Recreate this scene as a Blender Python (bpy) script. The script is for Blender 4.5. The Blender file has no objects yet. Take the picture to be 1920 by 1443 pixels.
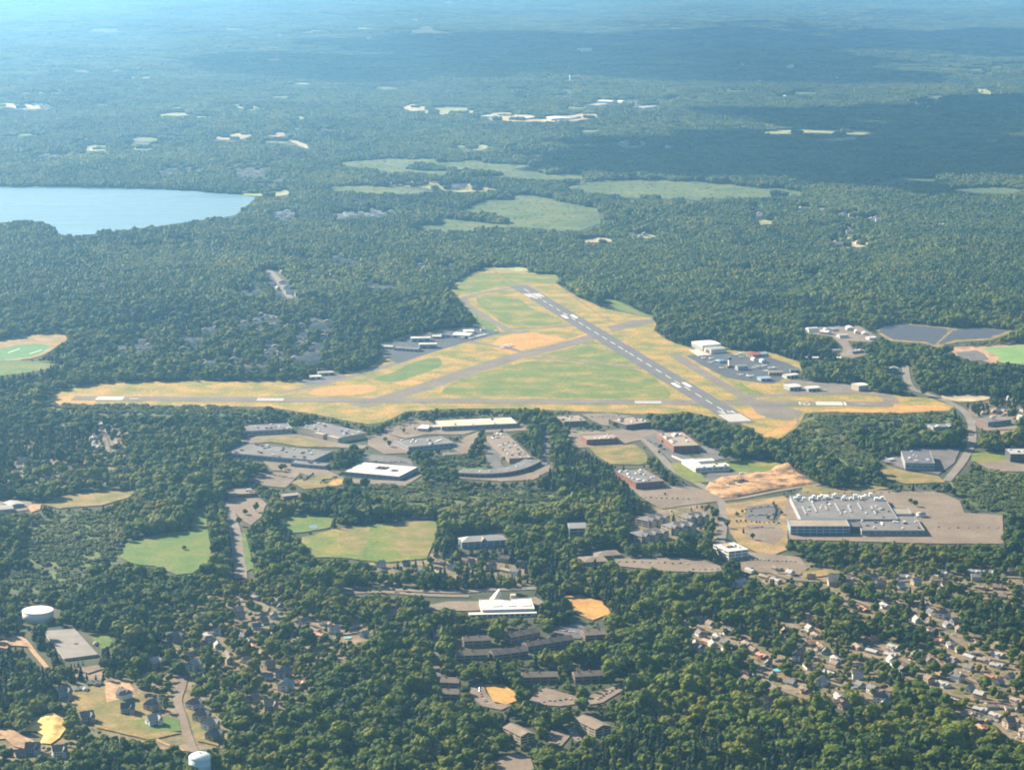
import bpy, bmesh, math, random
import numpy as np
from mathutils import Vector, Matrix, geometry
SC = bpy.context.scene
COL = SC.collection
rnd = random.Random(7)
rng = np.random.default_rng(11)

# ------------------------------------------------------------------ camera
FPX, CX, CY, HOR, CAMH = 4550.0, 960.0, 721.5, -137.0, 855.0
PITCH = math.atan((CY - HOR) / FPX)
cam = bpy.data.cameras.new('camera')
cam.sensor_width = 36.0
cam.lens = 36.0 * FPX / 1920.0
cam.clip_start = 1.0
cam.clip_end = 120000.0
camo = bpy.data.objects.new('camera', cam)
COL.objects.link(camo)
camo.location = (0, 0, CAMH)
camo.rotation_euler = (math.pi / 2 - PITCH, 0, 0)
SC.camera = camo

# ------------------------------------------------------------------ light
SUN_AZ, SUN_EL = math.radians(-50), math.radians(30)     # azimuth from +Y, negative = left
SUNV = Vector((math.cos(SUN_EL) * math.sin(SUN_AZ), math.cos(SUN_EL) * math.cos(SUN_AZ), math.sin(SUN_EL)))
w = bpy.data.worlds.new('World'); SC.world = w; w.use_nodes = True
nt = w.node_tree; nt.nodes.clear()
sky = nt.nodes.new('ShaderNodeTexSky'); sky.sky_type = 'NISHITA'; sky.sun_disc = False
sky.sun_elevation = SUN_EL; sky.sun_rotation = SUN_AZ
sky.air_density = 1.0; sky.dust_density = 0.4; sky.ozone_density = 1.2
bg = nt.nodes.new('ShaderNodeBackground'); bg.inputs[1].default_value = 0.052
wo = nt.nodes.new('ShaderNodeOutputWorld')
nt.links.new(sky.outputs[0], bg.inputs[0]); nt.links.new(bg.outputs[0], wo.inputs[0])
sl = bpy.data.lights.new('sun', 'SUN'); sl.energy = 5.0; sl.angle = math.radians(0.5); sl.color = (1.0, 0.87, 0.66)
so = bpy.data.objects.new('sun', sl); COL.objects.link(so); so.location = (-3000, 3000, 3000)
so.rotation_euler = SUNV.to_track_quat('Z', 'Y').to_euler()
SC.view_settings.view_transform = 'Standard'
SC.view_settings.look = 'None'
SC.view_settings.exposure = 2.0
SC.view_settings.gamma = 1.0
SC.view_settings.use_curve_mapping = False
SC.render.engine = 'CYCLES'
SC.cycles.use_denoising = True
SC.cycles.max_bounces = 4; SC.cycles.diffuse_bounces = 2; SC.cycles.glossy_bounces = 2
SC.cycles.volume_bounces = 2; SC.cycles.transmission_bounces = 2
SC.cycles.filter_width = 1.9
HAZE_DENSITY, HAZE_COLOR, HAZE_G = 3.1e-5, (0.27, 0.61, 1.0), 0.64

# ------------------------------------------------------------------ helpers: space
def sm(a, b, t):
    t = np.clip((t - a) / (b - a), 0, 1); return t * t * (3 - 2 * t)
TAU = 2 * math.pi
def height(x, y):
    x = np.asarray(x, float); y = np.asarray(y, float)
    d = np.hypot(x, y)
    n1 = np.sin(x * TAU / 1900 + .7 + 1.1 * np.sin(y * TAU / 3100)) * np.sin(y * TAU / 2300 + 1.9 + .8 * np.sin(x * TAU / 2700))
    n2 = np.sin(x * TAU / 830 + 2.1 + .9 * np.sin(y * TAU / 1400)) * np.sin(y * TAU / 1010 + .4)
    n4 = np.sin(x * TAU / 2600 + 1.2 + .8 * np.sin(y * TAU / 3300)) * np.sin(y * TAU / 2100 + 2.2 + .7 * np.sin(x * TAU / 3900))
    n3 = np.sin(x * TAU / 5200 + 2.6 + np.sin(y * TAU / 7000)) * np.sin(y * TAU / 4600 + .5 + .9 * np.sin(x * TAU / 6100))
    a = sm(6400, 9000, d); b = sm(9500, 17000, d)
    lake = 1 - np.exp(-(((x + 1500) / 1700) ** 2 + ((y - 7300) / 1100) ** 2) ** 2)
    return (a * (10 * n1 + 3.0 * n2) + b * (46 * n3 + 15 * n4)) * lake

sp, cp = math.sin(PITCH), math.cos(PITCH)
_T = np.concatenate([np.arange(2000, 12000, 12.0), np.arange(12000, 60000, 60.0)])
def G(px, py):
    """photo pixel -> point on the terrain"""
    u = (px - CX) / FPX; v = (CY - py) / FPX
    dx, dy, dz = u, cp + v * sp, -sp + v * cp
    t0 = CAMH / -dz if dz < -1e-4 else 50000
    if math.hypot(dx, dy) * t0 < 6300:
        return (dx * t0, dy * t0, 0.0)
    z = CAMH + dz * _T - height(dx * _T, dy * _T)
    i = int(np.argmax(z < 0))
    if z[i] >= 0: i = len(_T) - 1
    a, b = _T[i - 1], _T[i]
    za, zb = z[i - 1], z[i]
    t = a + (b - a) * za / (za - zb)
    return (dx * t, dy * t, float(height(dx * t, dy * t)))
def PROJ(x, y, z):
    x = np.asarray(x, float); y = np.asarray(y, float); z = np.asarray(z, float) - CAMH
    zz = y * cp - z * sp; yy = y * sp + z * cp
    return CX + FPX * x / zz, CY - FPX * yy / zz
def pxm(py):
    """metres per photo pixel across, at ground row py"""
    return CAMH / ((py - HOR) * cp)

# ------------------------------------------------------------------ helpers: materials
MATS = {}
def ramp(nt, fac, stops):
    r = nt.nodes.new('ShaderNodeValToRGB')
    el = r.color_ramp.elements
    while len(el) < len(stops): el.new(0.5)
    for e, (p, c) in zip(el, stops):
        e.position = p; e.color = (*c, 1)
    nt.links.new(fac, r.inputs[0]); return r.outputs[0]
def noise(nt, vec, scale, detail=4, rough=.55):
    n = nt.nodes.new('ShaderNodeTexNoise'); n.inputs['Scale'].default_value = scale
    n.inputs['Detail'].default_value = detail; n.inputs['Roughness'].default_value = rough
    nt.links.new(vec, n.inputs['Vector']); return n.outputs['Fac']
def mixc(nt, f, a, b, blend='MIX'):
    m = nt.nodes.new('ShaderNodeMix'); m.data_type = 'RGBA'; m.blend_type = blend
    for s, v in ((0, f), (6, a), (7, b)):
        if hasattr(v, 'is_linked'): nt.links.new(v, m.inputs[s])
        elif s == 0: m.inputs[0].default_value = v
        else: m.inputs[s].default_value = (*v, 1)
    return m.outputs[2]
def mat(name, a, b=None, s1=.02, s2=.25, rough=.9, lo=.38, hi=.62, c=None, amt=.35, spec=.2, metallic=0):
    """two or three tones mixed by large noise s1, mottled by fine noise s2 (1/m)"""
    if name in MATS: return MATS[name]
    m = bpy.data.materials.new(name); m.use_nodes = True; nt = m.node_tree
    p = nt.nodes['Principled BSDF']; p.inputs['Roughness'].default_value = rough
    p.inputs['Specular IOR Level'].default_value = spec; p.inputs['Metallic'].default_value = metallic
    if b is None: b = tuple(v * .8 for v in a)
    a, b = (tuple(v * .70 for v in q) for q in (a, b)); c = c and tuple(v * .70 for v in c)
    g = nt.nodes.new('ShaderNodeNewGeometry')
    n1 = noise(nt, g.outputs['Position'], s1, 5); n2 = noise(nt, g.outputs['Position'], s2, 3, .7)
    st = [(lo, a), (hi, b)] if c is None else [(lo, a), ((lo + hi) / 2, b), (hi, c)]
    col = ramp(nt, n1, st)
    f2 = ramp(nt, n2, [(.3, (1 - amt,) * 3), (.7, (1 + amt,) * 3)])
    col = mixc(nt, 1.0, col, f2, 'MULTIPLY')
    nt.links.new(col, p.inputs['Base Color'])
    MATS[name] = m; return m
def flatmat(name, a, rough=.6, spec=.3, metallic=0, emit=None):
    return mat(name, a, tuple(v * .9 for v in a), .08, .9, rough, amt=.12, spec=spec, metallic=metallic)

FOL = {}
def foliage(name, cols, hue=.5):
    m = bpy.data.materials.new(name); m.use_nodes = True; nt = m.node_tree
    p = nt.nodes['Principled BSDF']; p.inputs['Roughness'].default_value = .75
    p.inputs['Specular IOR Level'].default_value = .12
    oi = nt.nodes.new('ShaderNodeObjectInfo'); g = nt.nodes.new('ShaderNodeNewGeometry')
    big = noise(nt, g.outputs['Position'], .0045, 6, .68)
    fine = noise(nt, g.outputs['Position'], .9, 2, .7); huge = noise(nt, g.outputs['Position'], .0011, 4, .6)
    ad = nt.nodes.new('ShaderNodeMath'); ad.operation = 'MULTIPLY_ADD'; ad.inputs[1].default_value = .74
    nt.links.new(oi.outputs['Random'], ad.inputs[0])
    sc = nt.nodes.new('ShaderNodeMath'); sc.operation = 'MULTIPLY_ADD'; sc.inputs[1].default_value = 2.4; sc.inputs[2].default_value = -.95
    nt.links.new(big, sc.inputs[0]); nt.links.new(sc.outputs[0], ad.inputs[2])
    col = ramp(nt, ad.outputs[0], cols)
    f2 = ramp(nt, fine, [(.3, (.6,) * 3), (.7, (1.3,) * 3)])
    col = mixc(nt, 1.0, col, f2, 'MULTIPLY')
    f3 = ramp(nt, huge, [(.36, (.66, .74, .7)), (.64, (1.25, 1.16, 1.0))]); col = mixc(nt, 1.0, col, f3, 'MULTIPLY')
    nt.links.new(col, p.inputs['Base Color'])
    # leaves let some light through
    tr = nt.nodes.new('ShaderNodeBsdfTranslucent'); nt.links.new(col, tr.inputs[0])
    mx = nt.nodes.new('ShaderNodeMixShader'); mx.inputs[0].default_value = .27
    nt.links.new(p.outputs[0], mx.inputs[1]); nt.links.new(tr.outputs[0], mx.inputs[2])
    nt.links.new(mx.outputs[0], nt.nodes['Material Output'].inputs[0])
    FOL[name] = m; return m
foliage('broadleaf', [(0.0, (.020, .042, .004)), (.3, (.048, .082, .005)), (.62, (.080, .112, .006)), (.92, (.120, .138, .009)), (1.0, (.138, .138, .012))])
foliage('conifer', [(0.0, (.012, .030, .012)), (.5, (.022, .045, .016)), (1.0, (.04, .065, .02))])
foliage('scrub', [(0.0, (.05, .075, .014)), (.5, (.085, .11, .02)), (1.0, (.125, .13, .03))])
foliage('redleaf', [(0.0, (.03, .012, .012)), (1.0, (.06, .02, .018))])
BARK = mat('bark', (.09, .07, .05), (.05, .04, .03), .5, 2)

# ------------------------------------------------------------------ helpers: objects
def tagit(o, label=None, cat=None, group=None, kind=None):
    if label: o['label'] = label
    if cat: o['category'] = cat
    if group: o['group'] = group
    if kind: o['kind'] = kind
    return o
def mesh(name, verts, faces, m=None, smooth=False):
    me = bpy.data.meshes.new(name)
    me.from_pydata([tuple(v) for v in verts], [], faces)
    if m: me.materials.append(m)
    if smooth: me.shade_smooth()
    me.update(); return me
def obj(name, me, parent=None, loc=None, rz=0):
    o = bpy.data.objects.new(name, me); COL.objects.link(o)
    if parent: o.parent = parent
    if loc: o.location = loc
    if rz: o.rotation_euler = (0, 0, rz)
    return o
def empty(name, loc, rz=0, **k):
    o = bpy.data.objects.new(name, None); COL.objects.link(o); o.location = loc; o.rotation_euler = (0, 0, rz)
    o.empty_display_size = 2
    return tagit(o, **k)
def copy_tree(o, loc, rz, label=None, group=None, scale=None):
    r = o.copy(); COL.objects.link(r); r.location = loc; r.rotation_euler = (0, 0, rz)
    if scale: r.scale = (scale,) * 3 if not hasattr(scale, '__len__') else scale
    if label: r['label'] = label
    if group: r['group'] = group
    for ch in list(o.children):
        c = ch.copy(); COL.objects.link(c); c.parent = r
        for g in list(ch.children):
            d = g.copy(); COL.objects.link(d); d.parent = c
    return r
class MB:
    def __init__(s): s.v = []; s.f = []
    def add(s, v, f):
        n = len(s.v); s.v += [tuple(q) for q in v]; s.f += [tuple(i + n for i in q) for q in f]; return s
    def box(s, x0, x1, y0, y1, z0, z1):
        v = [(x0, y0, z0), (x1, y0, z0), (x1, y1, z0), (x0, y1, z0), (x0, y0, z1), (x1, y0, z1), (x1, y1, z1), (x0, y1, z1)]
        return s.add(v, [(3, 2, 1, 0), (4, 5, 6, 7), (0, 1, 5, 4), (1, 2, 6, 5), (2, 3, 7, 6), (3, 0, 4, 7)])
    def gable(s, x0, x1, y0, y1, z0, z1, axis='x', th=.25):
        """solid gable roof, ridge along axis"""
        if axis == 'x':
            ym = (y0 + y1) / 2
            v = [(x0, y0, z0), (x1, y0, z0), (x1, y1, z0), (x0, y1, z0), (x0, ym, z1), (x1, ym, z1)]
            f = [(0, 1, 5, 4), (2, 3, 4, 5), (0, 4, 3), (1, 2, 5), (3, 2, 1, 0)]
        else:
            xm = (x0 + x1) / 2
            v = [(x0, y0, z0), (x1, y0, z0), (x1, y1, z0), (x0, y1, z0), (xm, y0, z1), (xm, y1, z1)]
            f = [(0, 4, 5, 3), (1, 2, 5, 4), (0, 1, 4), (2, 3, 5), (3, 2, 1, 0)]
        return s.add(v, f)
    def hip(s, x0, x1, y0, y1, z0, z1):
        k = min(x1 - x0, y1 - y0) / 2 * .98
        if x1 - x0 >= y1 - y0:
            ym = (y0 + y1) / 2; a = (x0 + k, ym, z1); b = (x1 - k, ym, z1)
            v = [(x0, y0, z0), (x1, y0, z0), (x1, y1, z0), (x0, y1, z0), a, b]
            f = [(0, 1, 5, 4), (2, 3, 4, 5), (3, 0, 4), (1, 2, 5), (3, 2, 1, 0)]
        else:
            xm = (x0 + x1) / 2; a = (xm, y0 + k, z1); b = (xm, y1 - k, z1)
            v = [(x0, y0, z0), (x1, y0, z0), (x1, y1, z0), (x0, y1, z0), a, b]
            f = [(0, 1, 4), (1, 2, 5, 4), (2, 3, 5), (3, 0, 4, 5), (3, 2, 1, 0)]
        return s.add(v, f)
    def arch(s, x0, x1, y0, y1, z0, z1, n=10, axis='y'):
        """vault solid along axis"""
        v = []; f = []
        for k in range(n + 1):
            a = math.pi * k / n
            if axis == 'y':
                x = (x0 + x1) / 2 - math.cos(a) * (x1 - x0) / 2; z = z0 + math.sin(a) * (z1 - z0)
                v += [(x, y0, z), (x, y1, z)]
            else:
                y = (y0 + y1) / 2 - math.cos(a) * (y1 - y0) / 2; z = z0 + math.sin(a) * (z1 - z0)
                v += [(x1, y, z), (x0, y, z)]
        for k in range(n): f.append((2 * k, 2 * k + 1, 2 * k + 3, 2 * k + 2))
        f.append(tuple(range(2 * n, -1, -2))); f.append(tuple(range(1, 2 * n + 2, 2)))
        return s.add(v, [tuple(reversed(q)) for q in f])
    def cyl(s, x, y, z0, z1, r0, r1=None, n=24, cap=True):
        r1 = r0 if r1 is None else r1
        v = [(x + r0 * math.cos(TAU * k / n), y + r0 * math.sin(TAU * k / n), z0) for k in range(n)]
        v += [(x + r1 * math.cos(TAU * k / n), y + r1 * math.sin(TAU * k / n), z1) for k in range(n)]
        f = [(k, (k + 1) % n, n + (k + 1) % n, n + k) for k in range(n)]
        if cap: f += [tuple(range(n, 2 * n)), tuple(range(n - 1, -1, -1))]
        return s.add(v, f)
    def bar(s, a, b, r, n=5, r1=None):
        a = Vector(a); b = Vector(b); d = (b - a).normalized()
        q = d.to_track_quat('Z', 'Y').to_matrix(); r1 = r if r1 is None else r1
        v = [a + q @ Vector((r * math.cos(TAU * k / n), r * math.sin(TAU * k / n), 0)) for k in range(n)]
        v += [b + q @ Vector((r1 * math.cos(TAU * k / n), r1 * math.sin(TAU * k / n), 0)) for k in range(n)]
        f = [(k, (k + 1) % n, n + (k + 1) % n, n + k) for k in range(n)] + [tuple(range(n, 2 * n)), tuple(range(n - 1, -1, -1))]
        return s.add(v, f)
    def mesh(s, name, m=None, smooth=False): return mesh(name, s.v, s.f, m, smooth)
    def build(s, name, m=None, parent=None, smooth=False, loc=None): return obj(name, s.mesh(name, m, smooth), parent, loc)

# ------------------------------------------------------------------ land cover raster in photo pixels (only used to scatter plants)
RX0, RY0, RX1, RY1 = -420, -40, 2340, 1900
LC = np.zeros((RY1 - RY0, RX1 - RX0), np.uint8)    # 0 wood 1 open 2 scrub 3 gardens 4 marsh
def fill(poly, cls, only=None):
    P = np.array([(p[0] - RX0, p[1] - RY0) for p in poly], float)
    x0, y0 = np.floor(P.min(0)).astype(int); x1, y1 = np.ceil(P.max(0)).astype(int) + 1
    x0 = max(x0, 0); y0 = max(y0, 0); x1 = min(x1, LC.shape[1]); y1 = min(y1, LC.shape[0])
    if x1 <= x0 or y1 <= y0: return
    X, Y = np.meshgrid(np.arange(x0, x1) + .5, np.arange(y0, y1) + .5)
    ins = np.zeros(X.shape, bool); n = len(P)
    for i in range(n):
        xa, ya = P[i]; xb, yb = P[(i + 1) % n]
        if ya == yb: continue
        c = ((ya > Y) != (yb > Y)) & (X < (xb - xa) * (Y - ya) / (yb - ya) + xa)
        ins ^= c
    sub = LC[y0:y1, x0:x1]
    if only is not None: ins &= np.isin(sub, only)
    sub[ins] = cls
def lc_at(px, py):
    ix = np.floor(px - RX0).astype(int); iy = np.floor(py - RY0).astype(int)
    ok = (ix >= 0) & (iy >= 0) & (ix < LC.shape[1]) & (iy < LC.shape[0])
    r = np.zeros(len(ix), np.uint8); r[ok] = LC[iy[ok], ix[ok]]; return r
def smooth_poly(poly, k=3, closed=True):
    """Catmull-Rom through the points"""
    n = len(poly); out = []
    rngi = range(n) if closed else range(n - 1)
    for i in rngi:
        p = [poly[(i + j) % n] if closed else poly[min(max(i + j, 0), n - 1)] for j in (-1, 0, 1, 2)]
        for s in range(k):
            t = s / k
            out.append(tuple(.5 * (2 * p[1][c] + (p[2][c] - p[0][c]) * t + (2 * p[0][c] - 5 * p[1][c] + 4 * p[2][c] - p[3][c]) * t * t
                        + (3 * p[1][c] - p[0][c] - 3 * p[2][c] + p[3][c]) * t ** 3) for c in (0, 1)))
    if not closed: out.append(poly[-1])
    return out
def drape(pts, z, zf=None, step=None):
    """triangulated sheet inside ground polygon pts [(x,y)], at terrain + z"""
    P = np.array(pts)
    far = np.hypot(P[:, 0], P[:, 1]).max() > 6350
    if not far and zf is None:
        vs = [Vector((a, b, 0)) for a, b in pts]
        tri = geometry.tessellate_polygon([vs])
        return [(a, b, z) for a, b in pts], [tuple(t) for t in tri]
    if step is None: step = max(15, (P.max(0) - P.min(0)).max() / 26)
    vs = [Vector((float(a), float(b))) for a, b in pts]; n0 = len(vs)
    gx = np.arange(P[:, 0].min(), P[:, 0].max(), step); gy = np.arange(P[:, 1].min(), P[:, 1].max(), step)
    for a in gx:
        for b in gy: vs.append(Vector((float(a + rnd.uniform(-.2, .2) * step), float(b + rnd.uniform(-.2, .2) * step))))
    r = geometry.delaunay_2d_cdt(vs, [], [list(range(n0))], 1, .01)
    V = np.array([(q.x, q.y) for q in r[0]])
    if len(V) == 0: return [], []
    Z = height(V[:, 0], V[:, 1]) + z
    if zf is not None: Z = Z + zf(V)
    return [(a, b, c) for (a, b), c in zip(V, Z)], [tuple(f) for f in r[2]]
LAYER = [0]
def up(v, f):
    """faces turned to look up"""
    out = []
    for q in f:
        a, b, c = (Vector(v[i]) for i in q[:3])
        out.append(tuple(reversed(q)) if (b - a).cross(c - a).z < 0 else tuple(q))
    return out
def patch(name, poly, m, cls=1, z=None, label=None, smooth=0, rough=0, zf=None, step=None, kind='structure', parent=None):
    """land patch drawn round photo pixels, laid on the terrain"""
    if smooth: poly = smooth_poly(poly, smooth)
    if rough:
        q = []
        for i in range(len(poly)):
            a = poly[i]; b = poly[(i + 1) % len(poly)]; L = math.hypot(b[0] - a[0], b[1] - a[1]); k = max(1, int(L / 9))
            for s in range(k):
                t = s / k
                q.append((a[0] + (b[0] - a[0]) * t + rnd.uniform(-1, 1) * rough, a[1] + (b[1] - a[1]) * t + rnd.uniform(-1, 1) * rough * .45))
        poly = q
    if cls is not None: fill(poly, cls)
    pts = [G(*p)[:2] for p in poly]
    LAYER[0] += 1
    far = max(math.hypot(*p) for p in pts) > 6350
    if z is None: z = .14 + .006 * LAYER[0] + (1.3 if far else 0)
    v, f = drape(pts, z, zf, step)
    if not f: return None
    o = obj(name, mesh(name, v, up(v, f), m, smooth=zf is not None), parent)
    return tagit(o, label, kind=kind)
def ribbon(name, line, width, m, cls=1, z=None, label=None, k=4, kind='structure', grow=1.0):
    line = smooth_poly(line, k, closed=False) if k > 1 else line
    P = [Vector(G(*p)) for p in line]; LAYER[0] += 1
    far = max(p.xy.length for p in P) > 6350
    if z is None: z = .14 + .006 * LAYER[0] + (1.3 if far else 0)
    v = []; f = []; Lp = []; Rp = []
    for i, p in enumerate(P):
        d = (P[min(i + 1, len(P) - 1)] - P[max(i - 1, 0)]).xy.normalized(); nrm = Vector((-d.y, d.x))
        a = p.xy + nrm * width / 2; b = p.xy - nrm * width / 2
        for q in (a, b): v.append((q.x, q.y, float(height(q.x, q.y)) + z))
        if i: f.append((2 * i - 2, 2 * i - 1, 2 * i + 1, 2 * i))
        Lp.append(PROJ(*(p.xy + nrm * width / 2 * grow), 0)); Rp.append(PROJ(*(p.xy - nrm * width / 2 * grow), 0))
    if cls is not None:
        for i in range(len(P) - 1):
            fill([(float(q[0]), float(q[1])) for q in (Lp[i], Lp[i + 1], Rp[i + 1], Rp[i])], cls)
    o = obj(name, mesh(name, v, up(v, f), m)); return tagit(o, label, kind=kind)
# ------------------------------------------------------------------ setting: ground, water
floor_m = mat('forest_floor', (.030, .042, .014), (.05, .055, .02), .01, .15, c=(.075, .07, .03))  # forest floor darkened in its colour so gaps between trees look shaded
ys = np.concatenate([np.linspace(-3000, 5200, 30), np.linspace(5300, 14000, 110), np.geomspace(14150, 52000, 90)])
xs = np.concatenate([-np.geomspace(22000, 4100, 45), np.linspace(-4000, 4000, 90), np.geomspace(4100, 22000, 45)])
X, Y = np.meshgrid(xs, ys); Z = height(X, Y); nx = len(xs); GMIN = float(Z.min())
V = np.stack([X.ravel(), Y.ravel(), Z.ravel()], 1)
F = [(j * nx + i, j * nx + i + 1, (j + 1) * nx + i + 1, (j + 1) * nx + i) for j in range(len(ys) - 1) for i in range(nx - 1)]
tagit(obj('ground', mesh('ground', V, F, floor_m, True)), 'dark green wooded ground reaching back into the haze', kind='structure')

GREEN = mat('meadow_green', (.062, .125, .010), (.095, .145, .014), .02, .3, c=(.14, .15, .022))
LAWN = mat('dry_lawn', (.12, .12, .024), (.19, .145, .036), .03, .3, c=(.26, .175, .06))
GOLD = mat('golden_grass', (.135, .145, .02), (.24, .185, .032), .02, .2, lo=.34, hi=.64, c=(.39, .225, .045), amt=.5)
ORANGE = mat('parched_grass', (.38, .20, .045), (.46, .25, .06), .03, .2)
AGREEN = mat('airfield_green', (.080, .130, .010), (.125, .15, .016), .018, .15, lo=.32, hi=.66, c=(.25, .19, .034))
TURF = mat('sports_turf', (.07, .17, .05), (.10, .21, .065), .05, .3, amt=.15)
MARSH = mat('marsh_grass', (.048, .080, .010), (.072, .102, .014), .006, .03, c=(.10, .118, .022))
FARF = mat('pale_field', (.20, .22, .065), (.30, .27, .10), .004, .03)
FART = mat('tan_field', (.34, .26, .14), (.42, .33, .2), .004, .03)
ASPH = mat('old_asphalt', (.14, .116, .09), (.185, .15, .112), .02, .25, amt=.3)
RWY = mat('runway_asphalt', (.105, .098, .098), (.125, .115, .11), .02, .3, amt=.15)
APRON = mat('apron_asphalt', (.05, .055, .065), (.07, .073, .082), .02, .3, amt=.15)
LOT = mat('parking_asphalt', (.165, .122, .084), (.215, .165, .118), .02, .35, amt=.3)
LOTG = mat('grey_lot', (.10, .092, .085), (.14, .128, .118), .02, .35, amt=.22)
ROAD = mat('road_asphalt', (.17, .14, .112), (.215, .18, .145), .02, .4, amt=.15)
CONC = mat('concrete', (.42, .37, .30), (.50, .44, .36), .03, .4, amt=.12)
DIRT = mat('dirt', (.34, .19, .095), (.42, .26, .14), .02, .15, c=(.25, .15, .08))
SAND = mat('sand', (.70, .43, .11), (.78, .52, .17), .04, .3, amt=.15)
PAINT = flatmat('white_marking', (.70, .67, .58))
SUBURB = mat('suburb_ground', (.10, .10, .03), (.17, .125, .06), .03, .15, c=(.23, .17, .105), amt=.45)

TANG = mat('tan_grass', (.19, .135, .045), (.27, .18, .065), .03, .25, c=(.33, .21, .085))
DRYM = mat('half_dry_grass', (.12, .135, .022), (.17, .145, .032), .03, .3, c=(.24, .17, .055), amt=.3)
# water: the reservoir
WATER = bpy.data.materials.new('lake_water'); WATER.use_nodes = True
_n = WATER.node_tree; _p = _n.nodes['Principled BSDF']
_p.inputs['Base Color'].default_value = (.10, .17, .21, 1); _p.inputs['Roughness'].default_value = .4; _p.inputs['IOR'].default_value = 1.33
_g = _n.nodes.new('ShaderNodeNewGeometry'); _mp = _n.nodes.new('ShaderNodeMapping'); _mp.inputs['Scale'].default_value = (.02, .06, .05)
_n.links.new(_g.outputs['Position'], _mp.inputs[0])
_b = _n.nodes.new('ShaderNodeBump'); _b.inputs['Strength'].default_value = .35; _b.inputs['Distance'].default_value = 1.0
_n.links.new(noise(_n, _mp.outputs[0], 4, 6, .7), _b.inputs['Height']); _m2 = _n.nodes.new('ShaderNodeMapping'); _m2.inputs['Scale'].default_value = (.0012, .008, .01); _n.links.new(_g.outputs['Position'], _m2.inputs[0]); _n.links.new(ramp(_n, noise(_n, _m2.outputs[0], 1, 6, .65), [(.35, (.22,) * 3), (.65, (.52,) * 3)]), _p.inputs['Roughness']); _n.links.new(_b.outputs[0], _p.inputs['Normal'])
patch('lake', [(-400, 345), (-40, 350), (100, 351), (250, 354), (330, 357), (400, 362), (450, 366), (478, 371), (470, 380), (455, 392), (440, 404), (400, 410), (350, 417), (300, 424), (250, 431), (210, 436), (160, 441), (120, 444), (106, 443), (104, 432), (92, 421), (60, 416), (0, 418), (-60, 425), (-200, 432), (-400, 436)], WATER, smooth=3, z=1.0, rough=.9, label='pale blue reservoir shining between the woods at left')

# far open country -----------------------------------------------------------
def far(name, poly, m, label, cls=1): return patch(name, poly, m, 5 if cls == 1 else cls, rough=2.2 if cls == 1 else 4.0, smooth=2, label=label)
far('field', [(455, 358), (500, 355), (537, 357), (540, 366), (500, 369), (460, 366)], FARF, 'golden green field at the head of the reservoir')
far('field', [(757, 202), (775, 196), (793, 198), (800, 206), (770, 209)], FART, 'small tan field beyond the wood, left of the pale green field')
far('field', [(800, 206), (835, 202), (882, 203), (890, 212), (850, 216), (805, 215)], FARF, 'pale green field far beyond the runway')
far('field', [(400, 260), (430, 253), (462, 250), (474, 254), (450, 261), (424, 263)], FART, 'tan clearing in the woods beyond the reservoir')
far('field', [(500, 252), (530, 249), (533, 256), (508, 257)], FART, 'small tan clearing beside the larger tan clearing')
far('field', [(535, 262), (558, 264), (580, 276), (572, 280), (552, 269)], FART, 'curved tan dirt strip among the far woods')
far('field', [(160, 278), (180, 272), (196, 273), (200, 281), (175, 284)], FARF, 'small yellow green meadow behind the reservoir')
far('field', [(232, 280), (262, 273), (288, 275), (280, 281), (245, 283)], FARF, 'longer yellow green meadow behind the reservoir')
far('field', [(726, 337), (790, 338), (850, 346), (925, 347), (932, 357), (870, 361), (800, 354), (745, 348)], FARF, 'tan field around the white farmstead')
far('meadow', [(620, 352), (700, 349), (790, 357), (815, 364), (740, 366), (640, 362)], MARSH, 'green meadow strip left of the farmstead', 4)
far('marsh', [(822, 414), (850, 400), (880, 388), (930, 372), (1000, 366), (1050, 380), (1108, 388), (1126, 402), (1120, 424), (1060, 434), (960, 427), (880, 430), (835, 424)], MARSH, 'wide green marsh beyond the end of the runway', 4)
far('marsh', [(640, 306), (760, 299), (900, 304), (1060, 320), (1096, 336), (980, 337), (820, 329), (690, 318)], MARSH, 'long pale green marsh in the middle distance', 4)
far('marsh', [(1062, 352), (1110, 342), (1200, 338), (1300, 342), (1420, 352), (1500, 360), (1470, 370), (1300, 376), (1140, 368)], MARSH, 'pale green marsh strip at the edge of the cloud shadow', 4)
far('marsh', [(1610, 335), (1690, 331), (1760, 340), (1700, 346), (1630, 345)], MARSH, 'small pale marsh inside the shaded woods at right', 4)
far('marsh', [(1785, 356), (1850, 352), (1920, 358), (1880, 366), (1800, 365)], MARSH, 'pale marsh strip near the right edge', 4)
far('field', [(1435, 248), (1500, 244), (1600, 244), (1635, 247), (1610, 254), (1540, 253), (1450, 252)], FARF, 'pale strip of meadow above the shaded wood')
far('field', [(1530, 262), (1600, 258), (1602, 262), (1550, 265)], FARF, 'thin bright meadow along the shaded wood')
far('field', [(1832, 165), (1866, 163), (1866, 176), (1845, 177)], FARF, 'small square green field near the right edge')
far('field', [(300, 214), (355, 212), (356, 217), (305, 218)], FARF, 'narrow pale field left of centre in the far woods')
far('field', [(448, 202), (478, 200), (478, 207), (455, 206)], FARF, 'tiny pale field in the far woods')
far('field', [(532, 222), (566, 219), (572, 225), (540, 227)], FARF, 'thin pale meadow right of the tiny pale field')
far('gravel_yard', [(-20, 195), (28, 195), (60, 197), (86, 202), (50, 205), (0, 201)], FART, 'whitish yard at the far left edge')
far('gravel_yard', [(915, 216), (945, 211), (1000, 217), (1040, 222), (1105, 212), (1118, 219), (1075, 228), (1000, 229), (925, 226)], FART, 'tan fairground yard round the long white barns')
far('gravel_yard', [(1090, 450), (1130, 447), (1150, 450), (1145, 455), (1100, 456)], FART, 'tan clearing in the wood beyond the marsh')
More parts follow.
